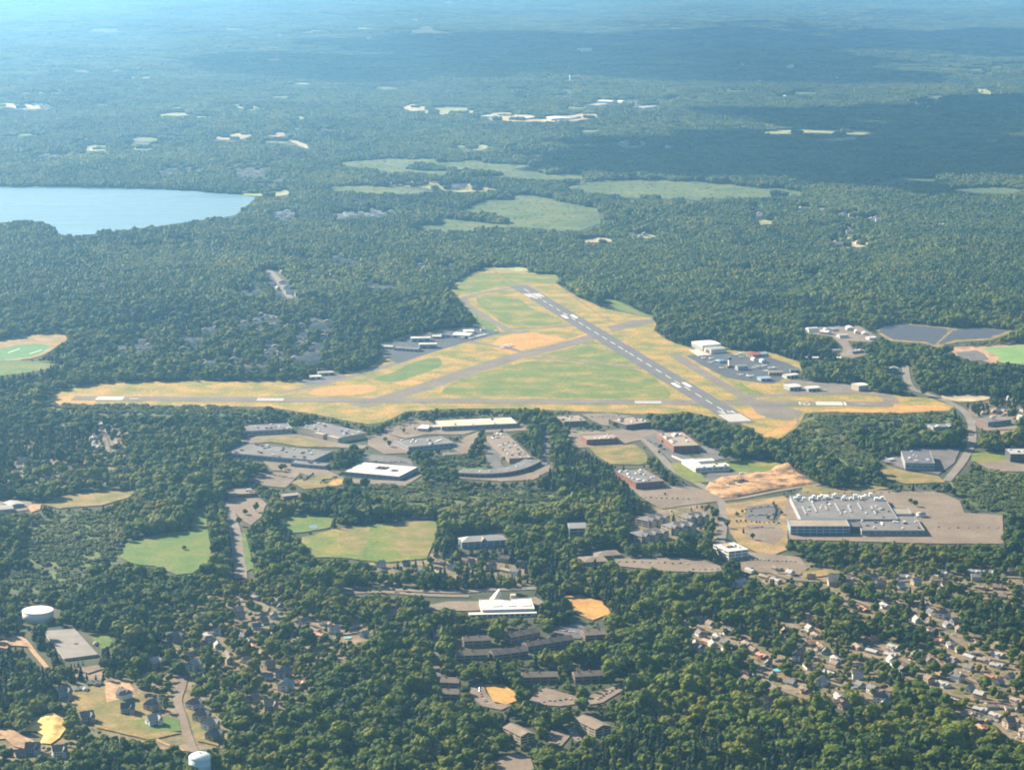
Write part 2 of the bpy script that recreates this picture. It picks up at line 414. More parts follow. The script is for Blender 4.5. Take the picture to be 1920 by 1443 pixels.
far('field', [(1183, 445), (1215, 440), (1232, 444), (1200, 450)], FARF, 'pale clearing right of the tan clearing')
far('field', [(1570, 457), (1600, 455), (1630, 456), (1625, 463), (1590, 466)], FART, 'tan clearing in the woods at right')
far('field', [(1575, 405), (1600, 403), (1622, 405), (1600, 410)], FART, 'small tan clearing among the houses at right')
far('field', [(1565, 448), (1592, 445), (1592, 451), (1570, 452)], FARF, 'small green clearing below the houses at right')
far('field', [(1420, 416), (1445, 413), (1447, 421), (1425, 422)], FARF, 'small clearing near white houses right of the marsh')
far('field', [(888, 276), (910, 272), (912, 280), (890, 282)], FARF, 'small green clearing on the far hillside')
far('field', [(1155, 270), (1180, 262), (1205, 265), (1208, 275), (1175, 280)], FARF, 'lawn round the large far house on the hill')
far('field', [(1085, 94), (1110, 93), (1110, 98), (1088, 98)], FART, 'bright bare lot far away near the top')
far('field', [(500, 112), (520, 110), (532, 116), (512, 115)], FART, 'bright bare strip far away at upper left')
far('field', [(107, 125), (121, 124), (121, 127), (108, 127)], FART, 'tiny bright lot far away at upper left')
far('field', [(780, 425), (850, 424), (900, 432), (820, 436)], MARSH, 'green clearing in the wood left of the marsh', 4)

# many small clearings and meadows scattered through the far woods
CLEAR = mat('clearing_green', (.085, .125, .03), (.14, .155, .045), .006, .05)
for k in range(46):
    cx_, cy_ = rnd.uniform(-40, 1960), rnd.uniform(30, 330)
    if 1250 < cx_ and 190 < cy_ < 345 and rnd.random() < .7: continue
    ww = rnd.uniform(8, 34) * (1.25 if rnd.random() < .3 else 1); hh = rnd.uniform(1.2, 3.4) * (.5 + cy_ / 300); n_ = 7
    poly = [(cx_ + math.cos(TAU * q / n_) * ww * rnd.uniform(.6, 1.1), cy_ + math.sin(TAU * q / n_) * hh * rnd.uniform(.6, 1.1)) for q in range(n_)]
    patch('clearing', poly, rnd.choice((CLEAR, CLEAR, MARSH, FARF)), 5, smooth=2, label='small clearing scattered in the far hazy woods')

# airport --------------------------------------------------------------------
patch('airfield', [(88, 745), (110, 733), (160, 722), (215, 716), (400, 714), (560, 715), (620, 711), (690, 690), (720, 668), (708, 655), (712, 645), (760, 634), (830, 617), (905, 612), (898, 600), (870, 570), (845, 548), (848, 535), (885, 513), (910, 502), (985, 503), (990, 512), (1042, 515), (1042, 532), (1075, 553), (1130, 578), (1180, 588), (1235, 600), (1225, 620), (1255, 640), (1300, 655), (1440, 660), (1500, 680), (1505, 700), (1480, 712), (1478, 728), (1550, 733), (1600, 728), (1650, 738), (1750, 748), (1789, 762), (1780, 770), (1680, 775), (1560, 772), (1510, 775), (1497, 800), (1460, 824), (1420, 811), (1390, 795), (1340, 783), (1290, 772), (1250, 776), (1190, 776), (1050, 770), (960, 766), (860, 766), (760, 772), (720, 792), (690, 795), (640, 787), (600, 778), (500, 763), (300, 761), (100, 759)], GOLD, rough=.8, label='dry golden green grass of the airfield')
for poly, m, lab in [
    ([(828, 737), (860, 712), (905, 698), (960, 684), (1010, 677), (1110, 682), (1190, 692), (1240, 720), (1256, 746), (1180, 746), (1100, 748), (980, 743), (880, 742)], AGREEN, 'green meadow inside the runway triangle'),
    ([(700, 711), (740, 696), (770, 681), (815, 671), (828, 683), (790, 702), (745, 714), (715, 716)], GREEN, 'dark green weedy strip beside the diagonal taxiway'),
    ([(848, 548), (850, 535), (885, 514), (940, 513), (1000, 515), (1041, 517), (1040, 531), (980, 534), (930, 541), (880, 550)], AGREEN, 'green meadow beyond the far end of the runway'),
    ([(895, 560), (960, 556), (1000, 580), (1050, 598), (1040, 610), (980, 612), (950, 608), (915, 585)], AGREEN, 'green grass inside the taxiway loop'),
    ([(872, 572), (890, 588), (925, 608), (935, 622), (915, 618), (890, 595)], GREEN, 'green strip outside the taxiway loop'),
    ([(1015, 667), (1060, 655), (1110, 640), (1150, 657), (1190, 684), (1130, 680), (1060, 673)], AGREEN, 'green triangle between the two runways'),
    ([(972, 666), (1010, 652), (1060, 638), (1104, 625), (1102, 633), (1060, 646), (1010, 660), (985, 668)], ORANGE, 'orange parched strip along the diagonal strip'),
    ([(950, 628), (990, 622), (1030, 630), (1060, 638), (1000, 652), (960, 662), (920, 650)], ORANGE, 'orange parched patch near the parked aircraft'),
    ([(738, 718), (770, 712), (798, 719), (775, 722), (750, 721)], ORANGE, 'orange patch near the start of the diagonal strip'),
    ([(580, 736), (620, 725), (690, 722), (705, 732), (660, 741), (600, 742)], ORANGE, 'orange parched grass left of the diagonal strip'),
    ([(88, 750), (150, 744), (180, 752), (170, 757), (110, 757)], ORANGE, 'orange grass at the left end of the field'),
    ([(1580, 766), (1640, 768), (1700, 760), (1760, 762), (1782, 765), (1700, 774), (1600, 773), (1530, 771)], ORANGE, 'orange dry grass beside the right runway end'),
    ([(1395, 775), (1420, 768), (1440, 772), (1436, 782), (1410, 785)], ORANGE, 'orange patch by the runway threshold'),
    ([(1460, 802), (1490, 790), (1492, 798), (1468, 814), (1440, 820), (1430, 816)], ORANGE, 'bare orange earth by the perimeter track'),
    ([(1385, 700), (1395, 722), (1440, 742), (1400, 740), (1375, 722), (1350, 705)], AGREEN, 'green grass below the hangar apron'),
    ([(1140, 645), (1160, 641), (1210, 665), (1245, 685), (1225, 690), (1180, 668)], GOLD, 'grass right of the main runway'),
    ([(985, 503), (910, 502), (925, 506), (985, 509)], FARF, 'pale strip behind the far end of the airfield'),
    ([(1130, 563), (1150, 562), (1190, 580), (1230, 597), (1200, 592), (1160, 580)], GREEN, 'green clearing at the right edge of the airfield'),
]: patch('grass_patch', poly, m, 1, smooth=3, rough=2.2, label=lab)

# taxiways
ribbon('taxiway', [(985, 537), (930, 545), (882, 555), (868, 563), (880, 576), (910, 595), (945, 615), (965, 624), (990, 622)], 20, ASPH, label='looped taxiway round the far end of the runway')
ribbon('taxiway', [(940, 617), (1000, 616), (1060, 612), (1096, 609)], 14, ASPH, label='cross taxiway joining the loop to the main runway')
ribbon('taxiway', [(672, 762), (700, 755), (740, 743), (800, 724), (870, 700), (940, 677), (1000, 661), (1060, 646), (1112, 632), (1130, 626)], 44, ASPH, label='wide worn diagonal strip, an old runway crossing to the main runway')
ribbon('taxiway', [(530, 736), (590, 724), (660, 706), (740, 682), (830, 652), (900, 634), (955, 622)], 17, ASPH, label='taxiway running up past the left hangars')
ribbon('taxiway', [(1000, 672), (1060, 675), (1130, 683), (1205, 692)], 15, ASPH, label='narrow taxiway inside the runway triangle')
ribbon('taxiway', [(1262, 664), (1300, 688), (1345, 715), (1400, 748), (1440, 770), (1478, 788)], 24, ASPH, label='wide taxiway in front of the right hangars')
ribbon('taxiway', [(1400, 744), (1450, 742), (1520, 739), (1590, 737), (1640, 740), (1666, 746), (1673, 757)], 26, ASPH, label='taxiway turning to the right runway end')
ribbon('taxiway', [(880, 640), (920, 648), (960, 655), (1000, 668)], 16, ASPH, label='short taxiway from the left apron')
patch('apron', [(1400, 752), (1432, 750), (1470, 762), (1506, 772), (1498, 783), (1450, 787), (1420, 776)], ASPH, label='worn holding apron beside the runway threshold')
patch('apron', [(1138, 613), (1180, 602), (1230, 597), (1230, 605), (1192, 612), (1150, 623)], ASPH, label='stub of old asphalt right of the main runway')
patch('apron', [(1285, 667), (1355, 663), (1430, 666), (1480, 683), (1500, 692), (1500, 703), (1475, 707), (1450, 720), (1435, 719), (1380, 712), (1358, 707), (1322, 688)], APRON, label='dark asphalt apron with light aircraft by the control tower')
patch('apron', [(706, 650), (760, 635), (830, 620), (900, 614), (940, 624), (880, 640), (800, 664), (745, 682), (720, 668)], APRON, label='dark asphalt apron round the left hangars')
patch('apron', [(1291, 657), (1306, 654), (1333, 666), (1308, 668)], CONC, label='pale concrete ramp before the big white hangar')
patch('apron', [(1470, 716), (1480, 712), (1600, 722), (1640, 732), (1600, 737), (1478, 738)], ASPH, label='worn ramp before the white hangars at right')
patch('apron', [(560, 715), (600, 703), (640, 700), (650, 706), (610, 718), (575, 722)], LOTG, label='grey yard beside the small white hangar at left')
ribbon('perimeter_track', [(1034, 534), (1075, 556), (1120, 588), (1165, 612)], 4, LAWN, cls=None, k=2, label='pale track along the edge of the airfield')
ribbon('perimeter_track', [(1420, 795), (1450, 800), (1485, 800), (1497, 790), (1490, 778)], 4, LOT, cls=None, label='track round the runway end')
ribbon('perimeter_track', [(925, 505), (940, 520), (960, 534), (985, 540)], 6, LAWN, cls=None, label='worn pale path beyond the far end')

# runways with paint: each mark is a part of its runway
def lerp(a, b, t): return (a[0] + (b[0] - a[0]) * t, a[1] + (b[1] - a[1]) * t)
def strip(name, a, b, width, m, label, z):
    A = Vector(G(*a)); B = Vector(G(*b)); d = (B - A).normalized(); n = Vector((-d.y, d.x, 0))
    q = [A + n * width / 2, A - n * width / 2, B - n * width / 2, B + n * width / 2]
    fill([tuple(float(t) for t in PROJ(p.x, p.y, 0)) for p in q], 1)
    v = [(p.x - A.x, p.y - A.y, 0) for p in q]
    o = obj(name, mesh(name, v, up(v, [(0, 1, 2, 3)]), m)); o.location = (A.x, A.y, z)
    tagit(o, label, kind='structure')
    L = (B - A).length
    def mark(nm, s0, s1, t0, t1, m=PAINT, skew=0):
        v = []
        for s, t in ((s0, t0), (s1, t0), (s1, t1), (s0, t1)):
            p = d * s + n * t; v.append((p.x, p.y, .05))
        return obj(nm, mesh(nm, v, up(v, [(0, 1, 2, 3)]), m), o)
    def digit(ch, s0, t0, wid, hgt, flip):
        """painted figure; s0 = its foot along the runway, t0 its left edge, read towards +s (or -s when flip)"""
        segs = {'a': (0, 1, .86, 1), 'g': (0, 1, .43, .57), 'd': (0, 1, 0, .14), 'f': (0, .24, .5, 1), 'b': (.76, 1, .5, 1), 'e': (0, .24, 0, .5), 'c': (.76, 1, 0, .5)}
        use = {'1': 'bc', '2': 'abged', '3': 'abgcd', '4': 'fgbc', '6': 'afgedc', '7': 'abc', '9': 'abgfcd'}[ch]
        mb = MB()
        for k, u in enumerate(use):
            x0, x1, y0, y1 = segs[u]
            sg = -1 if flip else 1
            v = []
            for xx, yy in ((x0, y0), (x1, y0), (x1, y1), (x0, y1)):
                p = d * (s0 + sg * yy * hgt) - n * (sg * (t0 + xx * wid)); v.append((p.x, p.y, .05 + .004 * k))
            mb.add(v, up(v, [(0, 1, 2, 3)]))
        return obj('runway_number', mb.mesh('runway_number', PAINT), o)
    return o, L, mark, digit, A, d
ro, L, mark, digit, A0, d0 = strip('runway', (137, 746.9), (1673, 758.0), 44, ASPH, 'faded crosswind runway running across the picture', 1.0)
def along(px, py): return (Vector(G(px, py)) - A0).dot(d0)
s0, s1 = along(181, 747.2), along(231, 747.6)
for k in range(8): mark('threshold_stripe', s0, s1, -15 + k * 3.9, -15 + k * 3.9 + 3.1)
mark('displaced_bar', along(243, 747.7), along(260, 747.8), -2.0, 1.4)
for t in (-9.5, 4.0): mark('aiming_mark', along(482, 749.4), along(532, 749.7), t, t + 6)
for t in (-9.0, 3.5): mark('aiming_mark', along(1190, 754.5), along(1240, 754.9), t, t + 5.5)
s0, s1 = along(1530, 757), along(1579.5, 757.3)
for k in range(10): mark('threshold_stripe', s0, s1, -14.5 + k * 3.0, -14.5 + k * 3.0 + 2.3)
mark('threshold_bar', along(1582.5, 757.4), along(1586, 757.4), -15, 15)
mark('blast_pad', along(1588, 757.4), along(1602, 757.5), -14, 14, LOTG)
mark('displaced_bar', along(1612, 757.6), along(1622, 757.7), -1, 1)
s0 = along(1497, 756.8)
mb_digit = [digit('2', s0 + 20, -12.5, 10, 19, True), digit('7', s0 + 20, 2, 10, 19, True)]
s9 = along(243, 747.7)
ro, L, mark, digit, A0, d0 = strip('runway', (972, 535.8), (1394, 793.3), 46, RWY, 'main dark runway with white paint running away from the viewer', 1.1)
# distances measured from the far end towards the viewer
sa, sb = along(983, 542.5), along(992.5, 548.2)
mark('displaced_bar', sa, sb, -1, 1)
sa, sb = along(987, 551.2), along(1007.5, 557.5)
for k in range(8):
    mark('threshold_stripe', sa, sb, -20 + k * 4.8 + (1.5 if k > 3 else -.5), -20 + k * 4.8 + 2.6 + (1.5 if k > 3 else -.5))
sd = along(1013, 561)
digit('1', sb + 5, -12, 9, 19, False); digit('6', sb + 5, 3, 9, 19, False)
dash = [(1021.6, 566), (1033.6, 573), (1047.5, 581.5), (1061, 589.5), (1076, 598.5), (1090, 607.2), (1105, 616), (1120, 625), (1135, 634.3), (1150.5, 643.7), (1165.6, 652.8), (1175.8, 659.3), (1185.6, 665.2), (1200.8, 674.3), (1219, 685), (1236, 696), (1253.5, 707), (1271, 717.5), (1291, 729), (1310, 741.7), (1329.6, 754), (1350.8, 766.7)]
for k, p in enumerate(dash):
    s = along(*p); hl = 9 if k == 11 else 18.5
    mark('centre_line_dash', s - hl, s + hl, -.9, .9)
for p in ((1068.6, 594.2), (1281, 722.2)):
    s = along(*p)
    for t in (-15, 6.5): mark('aiming_mark', s - 23, s + 23, t, t + 8.5)
sa, sb = along(1367, 777), along(1388, 790.5)
for k in range(8):
    mark('threshold_stripe', sa, sb, -20.5 + k * 5.2, -20.5 + k * 5.2 + 2.7)
sd = along(1365, 775)
digit('3', sa - 6, -14, 10, 22, True); digit('4', sa - 6, 4, 10, 22, True)

# sports ground at the left edge
patch('running_track', [(-60, 644), (0, 638), (60, 628), (110, 626), (130, 634), (108, 648), (92, 660), (60, 672), (0, 677), (-60, 680)], TANG, smooth=2, label='reddish track round the green sports field')
tf = patch('sports_field', [(-40, 665), (0, 655), (30, 648), (75, 645), (93, 650), (80, 660), (55, 670), (0, 675), (-40, 676)], TURF, smooth=2, label='bright green sports field at the left edge')
for a, b in (((15, 662), (37, 654)), ((55, 664), (78, 656.5))): ribbon('field_line', [a, b], 3, PAINT, cls=None, k=1, label='white line across the sports field')
ribbon('field_line', [(10, 675.5), (40, 675)], 3, PAINT, cls=None, k=1, label='white line at the near edge of the sports field')
patch('sports_field', [(-40, 678), (0, 677), (75, 678), (125, 686), (95, 691), (30, 702), (-40, 705)], GREEN, smooth=2, label='second green playing field below the track')

# right middle: solar farm ground, pit
patch('meadow', [(1640, 622), (1656, 612), (1702, 607), (1771, 614), (1834, 614), (1893, 619), (1915, 618), (1860, 638), (1795, 642), (1757, 652), (1735, 645), (1670, 640)], LAWN, label='dry ground under the solar arrays')
patch('sand_pit', [(1765, 652), (1843, 650), (1900, 645), (1940, 646), (1940, 652), (1850, 655), (1872, 667), (1867, 682), (1841, 676), (1803, 668), (1775, 662)], DIRT, smooth=2, rough=.6, label='orange earth bank round the capped green mound')
patch('gravel_yard', [(1790, 661), (1830, 657), (1846, 664), (1855, 676), (1820, 677), (1800, 668)], LOTG, label='grey gravel yard beside the orange bank')
patch('capped_mound', [(1841, 654), (1880, 651), (1960, 650), (1960, 684), (1900, 682), (1872, 679), (1872, 668)], mat('mound_grass', (.13, .24, .06), (.18, .28, .08), .02, .2), smooth=2, label='smooth green mound at the right edge')
patch('dirt_yard', [(1500, 622), (1545, 612), (1610, 611), (1645, 632), (1636, 642), (1590, 640), (1598, 655), (1625, 656), (1628, 664), (1600, 672), (1575, 668), (1580, 650), (1560, 632)], LOT, rough=.7, label='tan works yard with white tents in the wood')
patch('field', [(1766, 742), (1800, 741), (1858, 744), (1845, 751), (1800, 754), (1770, 748)], FART, smooth=2, label='tan strip of field beyond the right road')

# roads
RD = dict(label='grey road winding past the right end of the airfield')
ribbon('road', [(1697, 686), (1699, 700), (1702, 715), (1712, 730), (1735, 738), (1760, 747), (1785, 757), (1808, 772), (1820, 790), (1823, 812), (1822, 830), (1815, 848), (1800, 872), (1775, 902)], 14, ROAD, grow=1.9, **RD)
ribbon('road', [(1160, 798), (1185, 812), (1205, 823), (1222, 838), (1240, 858), (1262, 880), (1285, 895), (1310, 908), (1336, 925), (1354, 945), (1357, 975), (1354, 1000), (1351, 1022)], 13, ROAD, grow=1.4, label='curving road through the business park')
ribbon('road', [(1062, 808), (1100, 809), (1140, 808), (1180, 812)], 10, ROAD, label='short road along the brick buildings')
ribbon('road', [(1354, 938), (1390, 934), (1440, 924), (1490, 915), (1560, 906), (1640, 905)], 11, ROAD, label='road below the building site')
ribbon('road', [(424, 940), (432, 965), (440, 995), (446, 1030), (450, 1062), (452, 1085)], 17, ROAD, grow=2.2, label='straight pale road with tree shadows across it')
ribbon('road', [(600, 1106), (660, 1104), (720, 1104), (790, 1108), (860, 1110), (920, 1106), (1005, 1103)], 13, ROAD, grow=1.6, label='main road crossing above the white school')
ribbon('road', [(640, 1112), (720, 1110), (800, 1116), (880, 1118)], 12, LOT, grow=1.5, label='strip of pavement beside the main road')
ribbon('road', [(818, 1180), (818, 1240), (822, 1268), (850, 1290), (880, 1288)], 8, LOTG, label='narrow lane beside the brown apartment blocks')
ribbon('road', [(345, 1268), (340, 1290), (333, 1315), (342, 1345), (352, 1380), (365, 1410)], 10, LOT, grow=1.9, label='cul de sac running down to the water tower')
ribbon('road', [(150, 1305), (175, 1306), (188, 1325), (200, 1350), (225, 1370), (250, 1378)], 10, LOT, grow=1.9, label='curved lane between the new houses at lower left')
ribbon('track', [(275, 1375), (310, 1395), (345, 1408)], 4, DIRT, grow=2, label='dirt path up to the water tower')
ribbon('track', [(22, 1190), (45, 1200), (65, 1225), (88, 1252)], 6, DIRT, grow=2.5, label='dirt track beside the old covered reservoir')
ribbon('road', [(1700, 683), (1680, 676)], 8, ROAD, k=1, label='end of the road in the woods')
ribbon('road', [(500, 505), (518, 520), (530, 540), (545, 560)], 16, ROAD, grow=1.8, label='pale street with houses left of the airfield')

# business park: lots and lawns
lots = [
    ('lawn', [(1360, 945), (1400, 940), (1470, 930), (1485, 945), (1475, 1000), (1480, 1030), (1440, 1045), (1385, 1020), (1368, 1000)], TANG, 'dry lawns with small trees left of the grey factory'),
    ('parking_lot', [(1090, 777), (1140, 774), (1190, 782), (1160, 800), (1130, 798), (1112, 790)], LOT, 'tan lot between the two brown flat buildings'),
    ('parking_lot', [(1060, 812), (1150, 806), (1225, 806), (1240, 812), (1215, 822), (1180, 830), (1160, 838), (1085, 840)], LOT, 'asphalt round the low brick building'),
    ('parking_lot', [(1205, 820), (1240, 808), (1262, 848), (1300, 860), (1330, 855), (1345, 862), (1290, 878), (1265, 872), (1240, 848)], LOTG, 'grey lot before the large brick block'),
    ('parking_lot', [(1300, 840), (1318, 836), (1350, 848), (1368, 860), (1330, 865)], LOTG, 'grey yard right of the large brick block'),
    ('parking_lot', [(1165, 900), (1200, 918), (1250, 912), (1300, 914), (1340, 925), (1348, 940), (1300, 946), (1240, 955), (1205, 935)], LOT, 'tan lot in front of the lower brick building'),
    ('parking_lot', [(1328, 888), (1390, 886), (1405, 893), (1345, 902), (1318, 905)], LOTG, 'drive below the white L shaped building'),
    ('parking_lot', [(848, 840), (872, 820), (898, 809), (900, 812), (888, 850), (865, 852)], LOT, 'tan empty lot left of the tree row'),
    ('parking_lot', [(740, 800), (770, 789), (800, 788), (830, 805), (870, 808), (900, 806), (870, 815), (800, 815), (760, 823), (730, 815), (718, 808)], LOT, 'tan lot before the long cream building'),
    ('parking_lot', [(975, 796), (995, 792), (1000, 806), (980, 808), (900, 812), (905, 807)], LOT, 'service yard at the right end of the cream building'),
    ('parking_lot', [(905, 822), (935, 812), (940, 870), (955, 890), (930, 890), (908, 850)], LOTG, 'loading yard left of the brown warehouse'),
    ('parking_lot', [(1012, 808), (1032, 808), (1030, 866), (1018, 885), (1000, 890), (1008, 860)], LOTG, 'grey parking strip right of the brown warehouse'),
    ('parking_lot', [(860, 894), (950, 894), (1000, 886), (1030, 872), (1036, 880), (1000, 900), (940, 903), (865, 898)], LOT, 'drive along the curved building'),
    ('parking_lot', [(460, 900), (500, 888), (560, 884), (562, 890), (545, 905), (535, 915), (500, 912)], LOT, 'tan car park below the two grey roofs'),
    ('parking_lot', [(490, 862), (560, 872), (610, 880), (650, 900), (600, 900), (560, 886), (510, 882)], LOT, 'tan drive before the wide grey roof'),
    ('parking_lot', [(440, 826), (520, 812), (560, 815), (640, 832), (690, 836), (680, 842), (600, 838), (520, 828), (470, 832)], LOT, 'yard between the two grey roofed factories'),
    ('parking_lot', [(668, 862), (690, 852), (740, 856), (770, 862), (778, 876), (720, 868)], LOTG, 'lot behind the bright white roof'),
    ('parking_lot', [(690, 820), (720, 812), (760, 826), (765, 850), (720, 852), (690, 836)], LOT, 'lot between the factories and the grey roof'),
    ('parking_lot', [(630, 897), (760, 903), (790, 890), (800, 886), (760, 912), (640, 905)], LOT, 'drive in front of the bright white roof'),
    ('parking_lot', [(428, 935), (480, 930), (500, 945), (490, 970), (470, 985), (450, 975), (435, 950)], LOT, 'lot behind the low brown building'),
    ('parking_lot', [(1478, 935), (1500, 922), (1600, 918), (1700, 922), (1760, 922), (1800, 940), (1808, 962), (1880, 966), (1882, 1020), (1760, 1020), (1480, 1012), (1470, 960)], LOT, 'huge tan asphalt lot round the grey factory'),
    ('parking_lot', [(1400, 950), (1455, 944), (1466, 956), (1458, 980), (1396, 977)], LOTG, 'small square car park left of the grey factory'),
    ('parking_lot', [(1400, 985), (1458, 984), (1478, 1000), (1450, 1022), (1398, 1008)], LOT, 'second small car park left of the grey factory'),
    ('parking_lot', [(1380, 1035), (1410, 1036), (1450, 1040), (1500, 1045), (1515, 1066), (1500, 1078), (1430, 1074), (1390, 1066)], LOT, 'tan car park right of the white office block'),
    ('parking_lot', [(1150, 1048), (1230, 1044), (1310, 1048), (1350, 1062), (1355, 1074), (1260, 1072), (1160, 1062)], LOT, 'long tan car park left of the white office block'),
    ('parking_lot', [(790, 1138), (840, 1128), (900, 1128), (1005, 1120), (1020, 1130), (1000, 1140), (880, 1146), (800, 1144)], LOT, 'school car park among trees'),
    ('parking_lot', [(1030, 1180), (1085, 1168), (1098, 1178), (1090, 1198), (1050, 1198)], LOTG, 'car park between the brown apartment blocks'),
    ('parking_lot', [(880, 1290), (905, 1280), (912, 1300), (930, 1320), (960, 1322), (940, 1332), (905, 1325), (885, 1308)], LOT, 'curved drive with parked cars at the apartments'),
    ('parking_lot', [(985, 1310), (1020, 1290), (1080, 1305), (1100, 1318), (1050, 1325), (1000, 1320)], LOT, 'paved court of the brown apartments'),
    ('parking_lot', [(1090, 1310), (1130, 1295), (1165, 1282), (1172, 1292), (1130, 1318), (1105, 1322)], LOT, 'paved lane by the swimming pool'),
    ('parking_lot', [(1022, 1372), (1050, 1368), (1070, 1380), (1052, 1400), (1030, 1398)], LOT, 'left parking court between the tan blocks'),
    ('parking_lot', [(1060, 1366), (1075, 1362), (1092, 1388), (1080, 1392)], LOT, 'right parking court between the tan blocks'),
    ('parking_lot', [(935, 1420), (965, 1414), (995, 1422), (1004, 1450), (930, 1450)], LOT, 'paved turning circle at the bottom edge'),
    ('parking_lot', [(1650, 862), (1690, 852), (1720, 840), (1800, 842), (1790, 868), (1760, 890), (1700, 882), (1660, 868)], LOTG, 'asphalt round the dark grey roofed building'),
    ('parking_lot', [(1828, 790), (1850, 780), (1900, 788), (1910, 805), (1850, 808)], LOT, 'lot round the brick fronted building at right'),
    ('parking_lot', [(1830, 868), (1880, 860), (1940, 872), (1940, 885), (1860, 884)], LOT, 'pavement below the grey block at the right edge'),
    ('parking_lot', [(-20, 940), (35, 936), (60, 942), (55, 956), (20, 962), (-20, 962)], LOT, 'lot round the grey sheds at the left edge'),
    ('lawn', [(1101, 838), (1190, 834), (1206, 845), (1222, 868), (1200, 872), (1145, 871), (1120, 856)], LAWN, 'square yellow green lawn below the low brick building'),
    ('lawn', [(1360, 866), (1440, 862), (1472, 874), (1440, 888), (1400, 894), (1375, 886)], AGREEN, 'green lawn right of the white L shaped building'),
    ('lawn', [(1255, 870), (1290, 865), (1310, 885), (1330, 905), (1300, 905), (1270, 890)], AGREEN, 'grass slope beside the park road'),
    ('lawn', [(1640, 866), (1655, 872), (1700, 884), (1760, 893), (1772, 905), (1700, 908), (1665, 900)], LAWN, 'dry lawn in front of the dark grey roof'),
    ('lawn', [(1822, 850), (1884, 847), (1892, 862), (1850, 868), (1820, 866)], AGREEN, 'bright lawn left of the grey block'),
    ('lawn', [(1510, 908), (1560, 918), (1640, 912), (1672, 916), (1600, 925), (1500, 928)], LAWN, 'dry grass strip behind the grey factory'),
    ('lawn', [(545, 905), (600, 890), (650, 900), (645, 910), (600, 915), (570, 918)], LAWN, 'striped lawn between the drives'),
    ('lawn', [(615, 908), (632, 899), (648, 902), (630, 912)], ORANGE, 'orange patch of lawn before the white roof'),
    ('lawn', [(470, 822), (560, 818), (600, 832), (640, 840), (560, 838)], LAWN, 'grass bank between the factories'),
    ('field', [(225, 1045), (240, 1018), (300, 1002), (358, 996), (366, 950), (384, 952), (396, 1030), (396, 1052), (360, 1076), (330, 1078), (290, 1062), (250, 1058)], GREEN, 'bright green field with one dark bush'),
    ('field', [(75, 946), (120, 930), (200, 918), (262, 921), (240, 934), (190, 948), (110, 954)], LAWN, 'long dry field above the dark wood'),
    ('field', [(52, 950), (80, 938), (75, 956), (58, 962)], DIRT, 'orange earth beside the grey sheds'),
    ('field', [(515, 985), (540, 968), (565, 964), (625, 970), (620, 990), (560, 1000), (545, 1000)], GREEN, 'green meadow with a small pond'),
    ('field', [(560, 1010), (600, 1000), (640, 990), (680, 985), (740, 980), (765, 973), (822, 980), (815, 1012), (800, 1048), (720, 1056), (640, 1046), (590, 1046)], AGREEN, 'large meadow, half green and half dry'),
    ('grass_patch', [(730, 1000), (740, 982), (766, 974), (820, 981), (815, 1012), (798, 1044), (750, 1040), (735, 1020)], DRYM, 'dry tan corner of the large meadow'),
    ('grass_patch', [(640, 990), (690, 986), (695, 1010), (670, 1040), (630, 1020)], DRYM, 'bare tan strip across the large meadow'),
    ('verge', [(452, 1000), (460, 1000), (476, 1065), (462, 1072)], GREEN, 'green verge beside the straight road'),
    ('field', [(1058, 1119), (1090, 1116), (1100, 1122), (1128, 1128), (1146, 1150), (1112, 1164), (1082, 1152)], ORANGE, 'orange parched ball field right of the school'),
    ('lawn', [(908, 1284), (940, 1283), (965, 1298), (978, 1312), (950, 1322), (925, 1316)], ORANGE, 'orange lawn inside the apartment drive'),
    ('lawn', [(130, 1300), (180, 1285), (235, 1275), (255, 1300), (275, 1320), (300, 1370), (340, 1375), (280, 1388), (180, 1365), (150, 1330)], LAWN, 'young lawns between the new houses'),
    ('dirt_yard', [(195, 1278), (240, 1276), (258, 1305), (230, 1310), (200, 1318)], DIRT, 'bare orange yard round a new house'),
    ('lawn', [(240, 1352), (290, 1372), (340, 1372), (335, 1350), (300, 1345)], GREEN, 'green lawn right of the pool'),
    ('lawn', [(345, 1320), (380, 1330), (410, 1370), (410, 1400), (370, 1390)], LAWN, 'dry lawns by the row of new houses'),
    ('lawn', [(165, 1190), (200, 1188), (215, 1210), (190, 1218)], GREEN, 'small green lawn beside the white shed'),
    ('lawn', [(1500, 1072), (1560, 1068), (1570, 1078), (1510, 1084)], LAWN, 'yellow verge right of the car park'),
]
for nm, poly, m, lab in lots: patch(nm, poly, m, 1, rough=2.4 if nm == 'grass_patch' else 1.0 if nm in ('field', 'lawn') else .6, label=lab)

# scrub and gardens (classes only steer the planting; the ground gets its own sheet)
ZN = []
def zone(name, poly, m, cls, label): return patch(name, poly, m, None, z=(ZN.append(1) or .01 + .006 * len(ZN)), rough=1.5, smooth=2, label=label), fill(poly, cls, only=[0])
zone('scrubland', [(45, 995), (100, 968), (190, 962), (235, 985), (225, 1052), (150, 1062), (80, 1062), (40, 1040)], MARSH, 2, 'pale scrubby clearing left of the bright green field')
zone('scrubland', [(690, 912), (780, 905), (850, 908), (862, 925), (940, 918), (1000, 918), (1090, 930), (1000, 945), (900, 938), (820, 950), (740, 935)], MARSH, 2, 'green scrubby hollow below the curved building')
zone('scrubland', [(800, 862), (850, 852), (900, 850), (905, 880), (860, 878), (810, 872)], MARSH, 2, 'scrub between the grey roof and the curved building')
zone('scrubland', [(1500, 790), (1560, 778), (1700, 778), (1790, 772), (1770, 795), (1700, 788), (1620, 800), (1540, 820), (1500, 835)], GREEN, 2, 'green scrub below the right runway end')
zone('scrubland', [(1540, 830), (1600, 880), (1640, 870), (1620, 850), (1560, 820)], GREEN, 2, 'light green scrub beside the wood at right')
